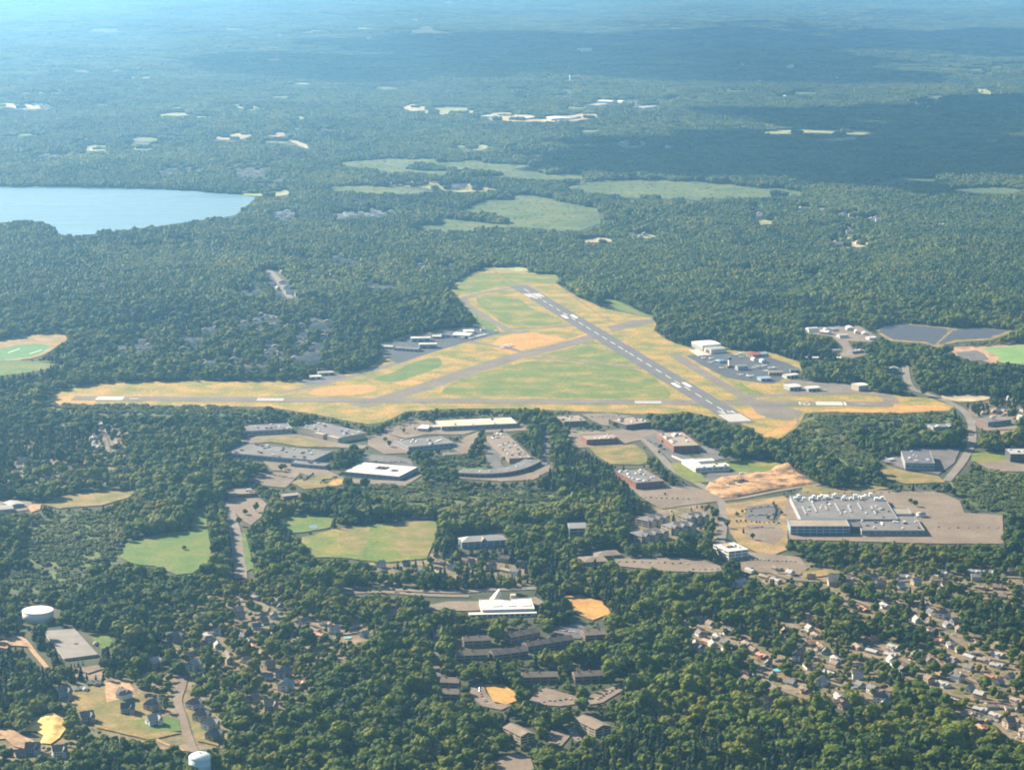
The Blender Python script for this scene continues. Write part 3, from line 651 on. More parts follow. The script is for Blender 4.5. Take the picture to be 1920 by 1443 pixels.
zone('scrubland', [(100, 745), (60, 760), (200, 775), (400, 778), (520, 775), (400, 760), (150, 757)], GREEN, 2, 'low scrub along the near edge of the airfield')
zone('scrubland', [(0, 1075), (120, 1070), (200, 1085), (120, 1105), (20, 1110)], MARSH, 2, 'light scrub above the white tank')
zone('scrubland', [(1780, 895), (1900, 880), (1920, 960), (1860, 960), (1800, 930)], MARSH, 2, 'scrub beside the huge lot')
for poly in [
    [(0, 800), (230, 790), (260, 860), (200, 905), (60, 925), (0, 935)],
    [(1270, 1160), (1500, 1140), (1700, 1110), (1960, 1100), (1960, 1400), (1880, 1380), (1780, 1330), (1700, 1300), (1600, 1310), (1520, 1325), (1450, 1310), (1400, 1250)],
    [(300, 1110), (500, 1120), (640, 1150), (700, 1180), (640, 1280), (560, 1350), (470, 1370), (440, 1310), (330, 1235), (290, 1180)],
    [(680, 1040), (860, 1040), (1000, 1070), (990, 1098), (800, 1095), (690, 1095)],
    [(1400, 1040), (1560, 1060), (1960, 1060), (1960, 1100), (1700, 1110), (1460, 1120), (1370, 1090)],
    [(1180, 960), (1330, 945), (1348, 1025), (1250, 1030), (1170, 1010)],
    [(1820, 760), (1930, 745), (1930, 830), (1830, 800)],
    [(100, 1270), (300, 1260), (420, 1300), (430, 1400), (250, 1400), (120, 1370)],
    [(-20, 1385), (150, 1385), (190, 1443), (-20, 1450)]]:
    zone('suburb_ground', poly, SUBURB, 3, 'dry gardens and drives of a wooded neighbourhood')

# building site, sand heap: real earth forms
def mound(name, poly, m, z0, edge, bumps, label, step, rough=.8):
    pts = np.array([G(*p)[:2] for p in poly])
    def zf(V):
        dmin = np.full(len(V), 1e9)
        for i in range(len(pts)):
            a = pts[i]; b = pts[(i + 1) % len(pts)]; ab = b - a
            t = np.clip(((V - a) @ ab) / max(ab @ ab, 1e-6), 0, 1)
            dmin = np.minimum(dmin, np.hypot(*(V - (a + t[:, None] * ab)).T))
        z = z0 * sm(0, edge, dmin)
        for (px, py, r, hgt) in bumps:
            c = np.array(G(px, py)[:2]); z = z + hgt * np.exp(-(((V - c) ** 2).sum(1)) / (r * r)) * sm(0, edge, dmin)
        return z + rng.normal(0, .55, len(V)) * sm(0, edge, dmin)
    return patch(name, poly, m, 1, zf=zf, step=step, label=label)
EARTH = mat('site_earth', (.20, .125, .07), (.40, .22, .095), .045, .2, c=(.52, .30, .13), amt=.4)
bump = [(1470, 885, 18, 8), (1420, 897, 9, 4), (1355, 906, 10, 3), (1410, 915, 8, 2.5), (1505, 900, 9, 3), (1440, 912, 9, 2.5), (1440, 895, 12, 3.5), (1490, 900, 12, 3), (1455, 905, 12, 3), (1395, 905, 14, -2.5), (1375, 912, 12, -2), (1480, 882, 10, 4), (1345, 915, 10, 1.5)]
mound('building_site', [(1322, 918), (1330, 905), (1350, 897), (1400, 890), (1432, 888), (1450, 882), (1470, 877), (1490, 882), (1510, 895), (1528, 907), (1500, 912), (1450, 918), (1410, 926), (1370, 936), (1350, 934), (1335, 926)], EARTH, 2.6, 6, bump, 'raw orange earth of a building site raised on a bank', 4.5)
mound('sand_heap', [(40, 1372), (52, 1362), (68, 1348), (90, 1339), (112, 1340), (124, 1349), (124, 1366), (112, 1384), (95, 1396), (75, 1394), (82, 1380), (68, 1372)], SAND, 3.2, 12, [(98, 1352, 12, 2.5), (110, 1365, 8, 1.5), (85, 1345, 7, 1.2)], 'bright yellow sand heap at lower left', 4)
patch('dirt_yard', [(-30, 1372), (20, 1365), (38, 1378), (60, 1388), (72, 1400), (50, 1406), (25, 1400), (10, 1386), (-30, 1388)], DIRT, rough=1, label='tan dirt yard left of the sand heap')
patch('dirt_yard', [(-20, 1212), (5, 1200), (22, 1194), (42, 1198), (58, 1215), (40, 1212), (20, 1212), (0, 1225), (-20, 1230)], DIRT, rough=1, label='reddish bare ground near the white tank')
patch('dirt_yard', [(140, 1255), (190, 1247), (196, 1254), (165, 1264)], LOT, rough=.5, label='small tan clearing below the covered reservoir')
patch('pond', [(578, 988), (590, 985), (596, 989), (588, 993)], WATER, smooth=2, label='small pond in the green meadow')
# ------------------------------------------------------------------ buildings
WHITE = flatmat('white_wall', (.74, .71, .64)); CREAM = flatmat('cream_wall', (.52, .43, .29)); TANW = flatmat('tan_wall', (.40, .30, .19))
GREYW = flatmat('grey_wall', (.34, .34, .35)); BRICK = mat('brick_wall', (.34, .13, .075), (.27, .10, .06), .1, .8, amt=.15)
BROWNW = flatmat('brown_wall', (.24, .17, .12)); DARKW = flatmat('dark_wall', (.10, .09, .09)); BLUEW = flatmat('blue_grey_wall', (.30, .38, .44))
GLASS = flatmat('window_glass', (.045, .055, .07), .15, .6)
RWHITE = mat('white_roof', (.74, .70, .62), (.58, .53, .44), .03, .45, amt=.14); RCREAM = mat('cream_roof', (.66, .56, .38), (.54, .44, .29), .03, .4, amt=.16)
RGREY = mat('grey_roof', (.135, .125, .12), (.18, .168, .16), .04, .45, amt=.35); RDARK = mat('dark_roof', (.09, .09, .10), (.12, .115, .12), .05, .5, amt=.2)
RBROWN = mat('brown_roof', (.19, .145, .11), (.24, .185, .14), .05, .5, amt=.22); RTAN = mat('tan_roof', (.25, .20, .15), (.31, .25, .19), .05, .5, amt=.2)
RRED = flatmat('red_roof', (.50, .09, .06)); RBLUE = flatmat('blue_green_roof', (.28, .42, .44)); RPALE = mat('pale_roof', (.33, .315, .295), (.40, .38, .355), .06, .5, amt=.12)
RSLATE = mat('slate_roof', (.15, .14, .14), (.19, .175, .17), .1, .7, amt=.2)
UNIT = flatmat('roof_unit_metal', (.95, .92, .86), .5); UNITD = flatmat('roof_unit_dark', (.12, .12, .13), .5)
_uv = MB().box(-.5, .5, -.5, .5, 0, 1); UNITME = _uv.mesh('roof_unit', UNIT); UNITMED = _uv.mesh('roof_unit_dark', UNITD)
_duct = MB().box(-.5, .5, -.5, .5, 0, .7).box(-.35, .35, -.3, .3, .7, 1); DUCTME = _duct.mesh('roof_unit', UNIT)

def frame(p0, p1):
    A = Vector(G(*p0)); B = Vector(G(*p1)); d = B - A; d.z = 0
    return A, d.length, math.atan2(d.y, d.x)
FOOT = []      # ground footprints kept free of trees and houses
def clear(A, rz, x0, x1, y0, y1, h, cls=1, pad=1.5):
    c, s = math.cos(rz), math.sin(rz)
    q = []
    for x, y in ((x0 - pad, y0 - pad), (x1 + pad, y0 - pad), (x1 + pad, y1 + pad), (x0 - pad, y1 + pad)):
        q.append((A.x + c * x - s * y, A.y + s * x + c * y))
    lo = [PROJ(a, b, A.z) for a, b in q]; hi = [PROJ(a, b, A.z + h * .9) for a, b in q]
    for pl in (lo, hi, [lo[0], lo[1], hi[1], hi[0]], [lo[3], lo[0], hi[0], hi[3]], [lo[1], lo[2], hi[2], hi[1]]):
        fill([(float(a), float(b)) for a, b in pl], cls)
def roof_units(root, n, x0, x1, y0, y1, z, seed, white=.6, big=1.0, parent_z=0):
    r = random.Random(seed)
    for k in range(n):
        o = obj('roof_unit', r.choice((UNITME, DUCTME)) if r.random() < white else UNITMED, root,
                (r.uniform(x0 + 3, x1 - 3), r.uniform(y0 + 3, y1 - 3), z), r.choice((0, 0, math.pi / 2)))
        o.scale = (r.uniform(2.5, 6) * big, r.uniform(2, 3.5) * big, r.uniform(1.2, 2.4) * big)
def volume(root, x0, x1, y0, y1, h, wall, roof, kind='flat', z0=0, rh=None, axis=None, bands=0, sides=True, name=('wall', 'roof'), wcol=None, eave=.5):
    if kind == 'arch':
        ax = axis or 'y'
        mb = MB().arch(x0, x1, y0, y1, z0, h, axis=ax); o = mb.build('vault_roof', roof, root)
        if ax == 'y': MB().box(x0 + (x1 - x0) * .3, x0 + (x1 - x0) * .7, y0 - .25, y0 - .05, z0, z0 + h * .6).build('door', wcol or GREYW, root)
        else: MB().box(x0 - .25, x0 - .05, y0 + (y1 - y0) * .3, y0 + (y1 - y0) * .7, z0, z0 + h * .6).build('door', wcol or GREYW, root)
        return
    MB().box(x0, x1, y0, y1, z0, h - .3 if kind == 'flat' else h).build(name[0], wall, root)
    e = eave
    if kind == 'flat':
        MB().box(x0 - .15, x1 + .15, y0 - .15, y1 + .15, h - .297, h).build(name[1], roof, root)
        p = MB()
        for a in ((x0 - .2, x1 + .2, y0 - .2, y0 + .3), (x0 - .2, x1 + .2, y1 - .3, y1 + .2), (x0 - .2, x0 + .3, y0 + .31, y1 - .31), (x1 - .3, x1 + .2, y0 + .31, y1 - .31)):
            p.box(*a, h + .004, h + .7)
        p.build('parapet', wall, root)
    elif kind == 'hip': MB().hip(x0 - e, x1 + e, y0 - e, y1 + e, h + .003, h + (rh or 3.5)).build(name[1], roof, root)
    else:
        ax = axis or ('x' if x1 - x0 > y1 - y0 else 'y')
        MB().gable(x0 - e, x1 + e, y0 - e, y1 + e, h + .003, h + (rh or 3), ax).build(name[1], roof, root)
    for k in range(bands):
        zc = z0 + (h - z0) * (k + .55) / bands; hh = min(1.5, (h - z0) / bands * .4)
        n = max(2, int((x1 - x0) / 9))
        for i in range(n):
            a = x0 + (x1 - x0) * (i + .12) / n; b = x0 + (x1 - x0) * (i + .88) / n
            MB().box(a, b, y0 - .08, y0 - .003, zc - hh / 2, zc + hh / 2).build('window', GLASS, root)
        if sides:
            n = max(1, int((y1 - y0) / 12))
            for i in range(n):
                a = y0 + (y1 - y0) * (i + .12) / n; b = y0 + (y1 - y0) * (i + .88) / n
                MB().box(x0 - .08, x0 - .003, a, b, zc - hh / 2, zc + hh / 2).build('window', GLASS, root)
_bn = [0]
def bld(name, label, p0, p1, depth, h, wall, roof, kind='flat', cat='building', units=0, bands=0, rh=None, axis=None, white=.6, big=1.0, group=None, wcol=None, doors=0, cls=1):
    A, W, rz = frame(p0, p1); _bn[0] += 1
    root = empty(name, A, rz, label=label, cat=cat, group=group)
    volume(root, 0, W, 0, depth, h, wall, roof, kind, rh=rh, axis=axis, bands=bands, wcol=wcol)
    if units: roof_units(root, units, 0, W, 0, depth, h, _bn[0] * 17, white, big)
    for k in range(doors):
        a = W * (k + .2) / doors; b = W * (k + .8) / doors
        MB().box(a, b, -.12, -.003, 0, min(4.5, h * .7)).build('door', DARKW if wcol is None else wcol, root)
    clear(A, rz, 0, W, 0, depth, h + (rh or 0), cls)
    return root, W

# --- airport, right side
r, W = bld('hangar', 'largest white hangar with pale roof at the edge of the wood, right of the runway', (1317, 657), (1351, 654.5), 50, 11, WHITE, RWHITE, 'gable', 'hangar', rh=2.0, axis='x')
for k in range(6): MB().box(-.12, -.003, 3 + k * 7.5, 8.5 + k * 7.5, 0, 8).build('hangar_door', GREYW, r)
r, W = bld('hangar', 'pale hangar built against the near corner of the largest white hangar', (1333, 663.5), (1361, 661), 26, 9, WHITE, RPALE, 'gable', 'hangar', rh=1.8, axis='x')
MB().box(-.12, -.003, 5, 21, 0, 7).build('hangar_door', DARKW, r)
bld('terminal', 'white airport building with the red roof beside the apron', (1411, 671), (1429, 669), 22, 6, CREAM, RRED, 'gable', 'building', rh=3, axis='x', bands=1)
bld('terminal_wing', 'pale green roofed wing joined to the red roofed airport building', (1429.5, 669), (1441, 667.5), 20, 6, WHITE, RBLUE, 'gable', 'building', rh=2.5, axis='x', bands=1)
bld('office_hut', 'small white gabled building just in front of the red roofed airport building', (1413, 677.5), (1420, 677), 14, 5, WHITE, RPALE, 'gable', 'building', rh=2.5, axis='y')
bld('office_hut', 'white gabled building with green shade, right of the small white hut', (1428, 681), (1438, 680.5), 16, 5, WHITE, RBLUE, 'gable', 'building', rh=2.5, axis='y')
bld('flight_office', 'low building with a blue green roof left of the control tower', (1349, 682), (1362, 679.5), 16, 5, WHITE, RBLUE, 'hip', 'building', rh=3, bands=1)
bld('quonset_hangar', 'rounded vaulted hangar standing alone on the dark apron', (1384, 695.5), (1403, 694.5), 18, 10, WHITE, RPALE, 'arch', 'hangar', axis='x')
bld('hangar', 'low tan hangar with a tan roof on the apron, right of the vaulted hangar', (1442, 704), (1468, 704), 15, 6.5, TANW, RTAN, 'gable', 'hangar', rh=1.8, axis='x', doors=4)
bld('hangar', 'grey green hangar at the wooded corner of the apron', (1482, 699), (1499, 699), 14, 6, BLUEW, RGREY, 'gable', 'hangar', rh=1.5, axis='x', doors=2)
bld('hangar', 'small white roofed hangar before the trees, below the grey green hangar', (1475, 710), (1497, 707.5), 15, 6, WHITE, RWHITE, 'gable', 'hangar', rh=1.5, axis='x', doors=3)
bld('hangar', 'grey blue hangar on the near tip of the dark apron', (1427, 715.5), (1446, 714.5), 22, 6, BLUEW, BLUEW, 'gable', 'hangar', rh=1.8, axis='x', doors=2)
bld('hangar', 'wide grey hangar with bright white roof, left one of the pair by the far taxiway', (1481, 733.5), (1503, 732), 28, 8, GREYW, RWHITE, 'gable', 'hangar', rh=1.5, axis='x', doors=3)
bld('hangar', 'grey hangar with bright white roof, right one of the pair by the far taxiway', (1516, 735), (1538, 733.5), 20, 7, GREYW, RWHITE, 'gable', 'hangar', rh=1.5, axis='x', doors=3)
bld('shed', 'tiny white shed right of the pair of white roofed hangars', (1541, 734.5), (1549, 734), 6, 3, WHITE, RWHITE, 'gable', 'shed', rh=1)
bld('hangar', 'tall white hangar standing alone at the end of the taxiway', (1610, 734), (1628, 732), 24, 11, CREAM, RWHITE, 'gable', 'hangar', rh=1.5, axis='x', doors=1, wcol=GREYW)
# control tower
A = Vector(G(1368, 689)); t = empty('control_tower', A, .3, label='white control tower with a dark glass cab standing on a brick base', cat='control tower')
MB().box(-7, 7, -5, 5, 0, 4).build('base', BRICK, t); MB().box(-2.6, 2.6, -2.6, 2.6, 4.003, 16).build('shaft', WHITE, t)
MB().cyl(0, 0, 16.003, 17, 3.2, 4.4, 8).build('gallery', UNITD, t); MB().cyl(0, 0, 17.003, 20, 3.8, 4.3, 8).build('cab', GLASS, t)
MB().cyl(0, 0, 20.003, 20.8, 4.7, 4.2, 8).build('roof', UNITD, t); MB().bar((0, 0, 20.8), (0, 0, 25), .15).build('antenna', UNIT, t)
clear(A, .3, -7, 7, -5, 5, 22)
# works yard with tents
bld('fabric_dome', 'large white vaulted tent, leftmost in the works yard in the wood', (1517, 624), (1536, 623), 22, 10, WHITE, RWHITE, 'arch', 'tent', axis='x')
bld('fabric_dome', 'white vaulted tent at the near side of the works yard', (1575, 635), (1592, 634), 18, 8, CREAM, RWHITE, 'arch', 'tent', axis='x')
for lab, a, b, d, h in [('white shed between the two vaulted tents', (1545, 623), (1551, 623), 14, 6), ('long white shed behind the tents in the works yard', (1552, 628), (1559, 626), 20, 6),
                        ('white flat shed at the back of the works yard', (1588, 620), (1600, 620), 25, 6), ('white shed with yellow end at the right of the works yard', (1603, 626), (1609, 626), 14, 6),
                        ('low white shed alone, right of the yellow ended shed', (1617, 628), (1626, 628), 14, 4), ('white long low shed at the right tip of the works yard', (1630, 638), (1643, 637), 16, 5),
                        ('grey shed in the middle of the works yard', (1561, 622), (1572, 620), 18, 5)]:
    bld('works_shed', lab, a, b, d, h, WHITE, RWHITE if 'grey' not in lab else RPALE, 'gable', 'shed', rh=2)
bld('barn', 'grey walled building with pale gable roof alone in the dark wood', (1666, 700), (1683, 700.5), 18, 10, GREYW, RPALE, 'gable', 'building', rh=3, axis='y', bands=2)
bld('long_shed', 'small white long shed in the wood above the trailer row', (1562, 660), (1577, 659.5), 10, 4, WHITE, RPALE, 'gable', 'shed', rh=1.5)
bld('works_building', 'half built grey and white building on bare earth in the wood', (1598, 664), (1620, 661), 14, 5, WHITE, RGREY, 'flat', 'building', units=3, bands=1)
# left apron
bld('hangar', 'white roofed grey hangar at the back of the left apron', (771, 641), (807, 640.5), 18, 8, GREYW, RWHITE, 'gable', 'hangar', rh=2, axis='x', doors=3)
bld('hangar', 'white roofed grey hangar in front, nearest the taxiway on the left apron', (786, 653.5), (819, 653), 16, 9, GREYW, RWHITE, 'gable', 'hangar', rh=1.8, axis='x', doors=2)
bld('hangar_row', 'long low dark grey hangar row at the left end of the apron', (739, 657), (783, 660), 20, 5.5, GREYW, RGREY, 'gable', 'hangar', rh=1.5, axis='x', doors=6)
bld('hangar_row', 'grey hangar row half hidden by trees, leftmost on the left apron', (708, 653), (735, 655), 18, 5, GREYW, RPALE, 'gable', 'hangar', rh=1.5, axis='x', doors=4)
bld('hangar', 'small brick red and white hangar between the white roofed hangars', (811, 635), (826, 635), 14, 5, BRICK, RWHITE, 'gable', 'hangar', rh=2, axis='x')
bld('office', 'grey blue office in the middle of the left apron', (828, 633.5), (844, 633), 16, 6, BLUEW, RGREY, 'flat', 'building', units=2, bands=1)
bld('hangar', 'broad white roofed hangar at the right of the left apron', (848, 633.5), (880, 635), 34, 7, WHITE, RWHITE, 'gable', 'hangar', rh=2, axis='x', doors=3)
bld('hangar', 'teal fronted white roofed hangar joined to the broad hangar', (872, 626.5), (889, 626), 26, 6, BLUEW, RWHITE, 'gable', 'hangar', rh=1.5, axis='x')
bld('site_office', 'small white box at the far right of the left apron', (902, 621), (909, 620.5), 6, 4, WHITE, RWHITE, 'flat', 'building')
bld('hangar', 'white hangar left of the grey hangar by the left edge of the airfield', (582, 712), (603, 711), 16, 6, WHITE, RWHITE, 'gable', 'hangar', rh=1.5, axis='x', doors=2)
bld('hangar', 'grey roofed hangar right of the white hangar by the left edge of the airfield', (597, 705), (626, 703.5), 18, 6, GREYW, RPALE, 'gable', 'hangar', rh=1.5, axis='x', doors=3)

# --- business park
bld('factory', 'long grey roofed factory wing, left arm of the tan walled factory', (463, 817), (548, 812.5), 52, 8, GREYW, RGREY, 'flat', 'factory', units=9, bands=1)
r, W = bld('factory', 'grey roofed factory with three bright tan walls facing left', (641, 829.5), (687, 821), 120, 9, CREAM, RGREY, 'flat', 'factory', units=16)
for k, (a, b) in enumerate(((0, 30), (40, 66))): MB().box(-7, -.003, a + 2, b, 0, 8.4).build('bay', CREAM, r)
bld('factory', 'widest dark grey flat roofed factory in the left of the business park', (426, 858), (587, 872), 78, 8, GREYW, RGREY, 'flat', 'factory', units=26, bands=1, white=.35)
bld('factory_annex', 'low grey front block before the widest grey factory', (545, 875), (609, 880.5), 22, 6, GREYW, RGREY, 'flat', 'building', units=5, bands=1)
r, W = bld('office_block', 'office with the brightest plain white roof with two dark roof wells', (644, 891.5), (748, 901), 75, 6.5, GREYW, RWHITE, 'flat', 'office', bands=1)
for x, y, a, b in ((36, 36, 20, 22), (66, 30, 10, 12)):
    MB().box(x, x + a, y, y + b, 6.505, 6.9).build('roof_well', RDARK, r)
    for k in range(3): o = obj('roof_unit', UNITMED, r, (x + 4 + k * a / 3.2, y + b / 2, 6.9)); o.scale = (3, b * .5, 1.6)
r, W = bld('warehouse', 'very long cream roofed warehouse by the airfield edge', (828, 808), (970, 801.5), 55, 7.5, GREYW, RCREAM, 'flat', 'warehouse', units=5, bands=1)
bld('warehouse_office', 'white hexagonal looking annex at the left end of the long cream warehouse', (783, 808.5), (801, 809.5), 28, 6, WHITE, RWHITE, 'hip', 'building', rh=1.2, bands=1)
bld('warehouse_link', 'low cream link between the annex and the long cream warehouse', (805, 806), (827, 805.5), 18, 5, CREAM, RCREAM, 'flat', 'building')
bld('factory', 'grey roofed factory beside the tan empty lot', (766, 846), (851, 838), 62, 7, GREYW, RGREY, 'flat', 'factory', units=12, bands=1)
bld('truck_trailer', 'white trailer parked at the corner of the grey factory by the tan lot', (845, 836), (857, 836.5), 4, 4, WHITE, RWHITE, 'flat', 'trailer')
bld('warehouse', 'deep brown roofed warehouse with many small roof vents', (955, 869), (997, 867), 185, 8, BROWNW, RBROWN, 'flat', 'warehouse', units=34, white=.7, big=.8)
bld('warehouse', 'brown roofed left wing of the vented warehouse', (936, 831), (957, 830.3), 60, 7, BROWNW, RBROWN, 'flat', 'warehouse', units=6)
bld('truck_trailer', 'white truck trailer upright in the loading yard of the brown warehouse', (945.5, 838), (949.5, 838), 16, 4, WHITE, RWHITE, 'flat', 'trailer')
bld('truck_trailer', 'white truck trailer lying across the near end of the loading yard', (941, 861), (953, 858.5), 5, 4, WHITE, RWHITE, 'flat', 'trailer')
# curved office row
pts = [(857, 893.5), (880, 895), (910, 895.5), (945, 893.5), (975, 888), (998, 880), (1016, 871)]
P = [Vector(G(*p)) for p in smooth_poly(pts, 3, False)]
root = empty('curved_building', P[0], 0, label='long curved low building with a grey roof, bending like a banana', cat='building')
wm = MB(); rm = MB(); n = len(P); ins = []
for i, p in enumerate(P):
    d = (P[min(i + 1, n - 1)] - P[max(i - 1, 0)]).xy.normalized(); nn = Vector((-d.y, d.x)); ins.append(p.xy + nn * 30)
v = []
for p, q in zip(P, ins):
    a = p - P[0]; b = q - P[0].xy; v += [(a.x, a.y, 0), (b.x, b.y, 0), (a.x, a.y, 7), (b.x, b.y, 7)]
f = []
for i in range(n - 1):
    a, b = 4 * i, 4 * i + 4; f += [(a, b, b + 2, a + 2), (b + 1, a + 1, a + 3, b + 3), (a + 2, b + 2, b + 3, a + 3)]
f += [(0, 2, 3, 1), (4 * n - 4, 4 * n - 3, 4 * n - 1, 4 * n - 2)]
obj('wall', mesh('wall', v, f, BROWNW), root)
obj('roof', mesh('roof', [(x, y, z + (.02 if z == 0 else .02)) for x, y, z in [(q[0], q[1], 7.0) for k, q in enumerate(v) if k % 4 >= 2]], [(2 * i, 2 * i + 2, 2 * i + 3, 2 * i + 1) for i in range(n - 1)], RGREY), root)
for i in range(n - 1):
    p = P[i] - P[0]; q = P[i + 1] - P[0]; d = (q - p).normalized(); nn = Vector((-d.y, d.x, 0))
    a = p + d * 1.0 - nn * .05; b = q - d * 1.0 - nn * .05
    obj('window', mesh('window', [(a.x, a.y, 2), (b.x, b.y, 2), (b.x, b.y, 4.4), (a.x, a.y, 4.4)], [(0, 1, 2, 3)], GLASS), root)
for i in range(1, n - 1, 2): o = obj('roof_unit', DUCTME, root, tuple(((P[i].xy + ins[i]) / 2 - P[0].xy).to_3d() + Vector((0, 0, 7.02))), i); o.scale = (3, 2, 1.5)
fill([(p[0], p[1] - 9) for p in pts] + [(p[0], p[1] + 1) for p in reversed(pts)], 1); fill([(p[0] - 3, p[1] - 20) for p in pts] + [(p[0], p[1] - 7) for p in reversed(pts)], 1)
bld('office_block', 'brown flat roofed block against the airfield, left one of the pair', (1057, 799.5), (1100, 797), 52, 8, BROWNW, RTAN, 'flat', 'office', units=8, bands=1)
bld('office_block', 'brown flat roofed block against the airfield, right one of the pair', (1174, 806.5), (1221, 800.5), 55, 9, DARKW, RTAN, 'flat', 'office', units=9, bands=2)
bld('office_block', 'low brick building with tan roof above the square lawn', (1100, 834.5), (1160, 831.5), 40, 9, BRICK, RTAN, 'flat', 'office', units=6, bands=2)
r, W = bld('office_block', 'tall brick block with white framed roof wells, largest of the brick buildings', (1263, 849), (1311, 847), 112, 11, BRICK, RTAN, 'flat', 'office', units=6, bands=3)
for x, y, a, b in ((4, 62, 12, 14), (22, 78, 14, 14), (6, 34, 10, 12), (27, 88, 10, 12)):
    MB().box(x, x + a, y, y + b, 11.005, 11.5).box(x + 1, x + 3, y - 2, y - .01, 11.005, 13).build('roof_well', RDARK, r)
    MB().box(x - 1.6, x - .02, y - 2, y + b, 11.005, 13).build('roof_screen', WHITE, r)
bld('office_block', 'brick building with a grey speckled roof, nearest the viewer of the brick buildings', (1192, 917.5), (1245, 913.5), 92, 10, BRICK, RGREY, 'flat', 'office', units=18, bands=3, white=.7)
# white L
A, W, rz = frame((1304, 886.5), (1368, 882.5))
r = empty('white_workshop', A, rz, label='white L shaped workshop with bright white flat roofs above the building site', cat='building')
volume(r, 0, W, 0, 24, 8, WHITE, RWHITE, bands=1); volume(r, 0, 18, 24.2, 66, 8, WHITE, RWHITE); volume(r, 18.2, 50, 48, 66, 7, WHITE, RWHITE)
roof_units(r, 5, 0, W, 0, 24, 8, 5, .4); clear(A, rz, 0, W, 0, 24, 9); clear(A, rz, 0, 50, 24, 66, 9)
bld('retaining_wall', 'long white low wall left of the white L shaped workshop', (1285, 868), (1286, 867.9), 48, 3, WHITE, RWHITE, 'flat', 'wall')
for lab, a, b in (('white truck parked above the building site', (1387, 890.5), (1398, 890)), ('smaller white truck right of the first above the building site', (1400, 893.5), (1404, 893.8))):
    A, W, rz = frame(a, b); t = empty('truck', A, rz, label=lab, cat='truck')
    MB().box(0, W * .74, 0, 2.6, .9, 3.8).build('cargo_box', WHITE, t); MB().box(W * .77, W, .1, 2.5, .7, 2.8).build('cab', WHITE, t)
    w_ = MB()
    for x in (.12, .3, .85):
        for y in (.05, 2.25): w_.add(*(lambda m: (m.v, m.f))(MB().box(W * x - .45, W * x + .45, y, y + .3, 0, .9)))
    w_.build('wheels', DARKW, t)
# huge factory
A, W, rz = frame((1502, 986), (1684, 986))
r = empty('factory', A, rz, label='huge grey factory crowded with white roof machinery at right', cat='factory')
volume(r, 0, W, 0, 150, 10, GREYW, RGREY); roof_units(r, 26, 0, W, 5, 148, 10, 3, .6, .9)
for k in range(22):
    o = obj('roof_unit', UNITME, r, (8 + k * W / 23 + rnd.uniform(-3, 3), 128 + rnd.uniform(-9, 15), 10)); o.scale = (rnd.uniform(3, 6), rnd.uniform(3, 5), rnd.uniform(3, 7))
for k in range(7): MB().box(10 + k * 17, 12 + k * 17, 30 + (k % 3) * 14, 80 + (k % 2) * 20, 10.004, 11.2).build('duct', GREYW, r)
clear(A, rz, 0, W, 0, 150, 14)
bld('factory_wing', 'tan roofed glass fronted wing at the left front of the huge factory', (1482, 1003), (1593, 1003), 40, 13, BLUEW, RTAN, 'flat', 'building', bands=3)
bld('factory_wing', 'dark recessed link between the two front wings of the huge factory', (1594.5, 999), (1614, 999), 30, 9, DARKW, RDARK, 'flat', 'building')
bld('factory_wing', 'grey flat roofed wing at the right front of the huge factory', (1615.5, 1004.5), (1733, 1004.5), 86, 8, RPALE, RGREY, 'flat', 'building', units=16, bands=1)
bld('plant_house', 'small brown block at the right end of the huge factory', (1682, 972.5), (1709, 972.5), 36, 7, BLUEW, RTAN, 'flat', 'building')
A = Vector(G(1727, 969)); t = empty('storage_tank', A, label='pale round storage tank on the lot right of the huge factory', cat='tank')
MB().cyl(0, 0, 0, 6, 7).build('shell', WHITE, t, True); MB().cyl(0, 0, 6.003, 8, 7.2, .6).build('roof', RPALE, t, True); clear(A, 0, -8, 8, -8, 8, 8)
# right edge
bld('warehouse', 'dark grey flat roofed building standing on the lot beside the right road', (1697, 881.5), (1752, 882.5), 92, 12, GREYW, RDARK, 'flat', 'warehouse', units=7, bands=1, white=.9)
bld('shed', 'white shed cluster left of the dark grey flat roofed building', (1668, 866), (1678, 864), 8, 4, WHITE, RWHITE, 'gable', 'shed', rh=1.2)
bld('low_office', 'low grey roof with white vents hidden in the trees by the right road', (1750, 806.5), (1797, 804.5), 28, 5, GREYW, RGREY, 'flat', 'building', units=6, white=1)
r, W = bld('office_block', 'grey block with a striped brick and white end wall beside the right road', (1852, 801), (1896, 796), 38, 9, GREYW, RGREY, 'flat', 'office', units=4, bands=1)
for k in range(3): MB().box(-.2, -.003, 2, 36, 1 + k * 3, 2.6 + k * 3).build('brick_stripe', BRICK, r)
bld('office_block', 'tall dark grey block cut by the right edge of the picture', (1894, 867), (1942, 867), 42, 14, DARKW, RPALE, 'flat', 'office', units=5, bands=3)
bld('house', 'cream house with a hip roof above the striped block', (1866, 776), (1877, 775), 14, 6, CREAM, RTAN, 'hip', 'house', rh=3)
bld('house', 'small white house among the trees high at the right edge', (1889, 752), (1894, 752), 9, 6, WHITE, RPALE, 'gable', 'house', rh=3)
bld('house', 'white house cut by the right edge above the road', (1914, 790), (1922, 789), 12, 8, WHITE, RPALE, 'gable', 'house', rh=3)
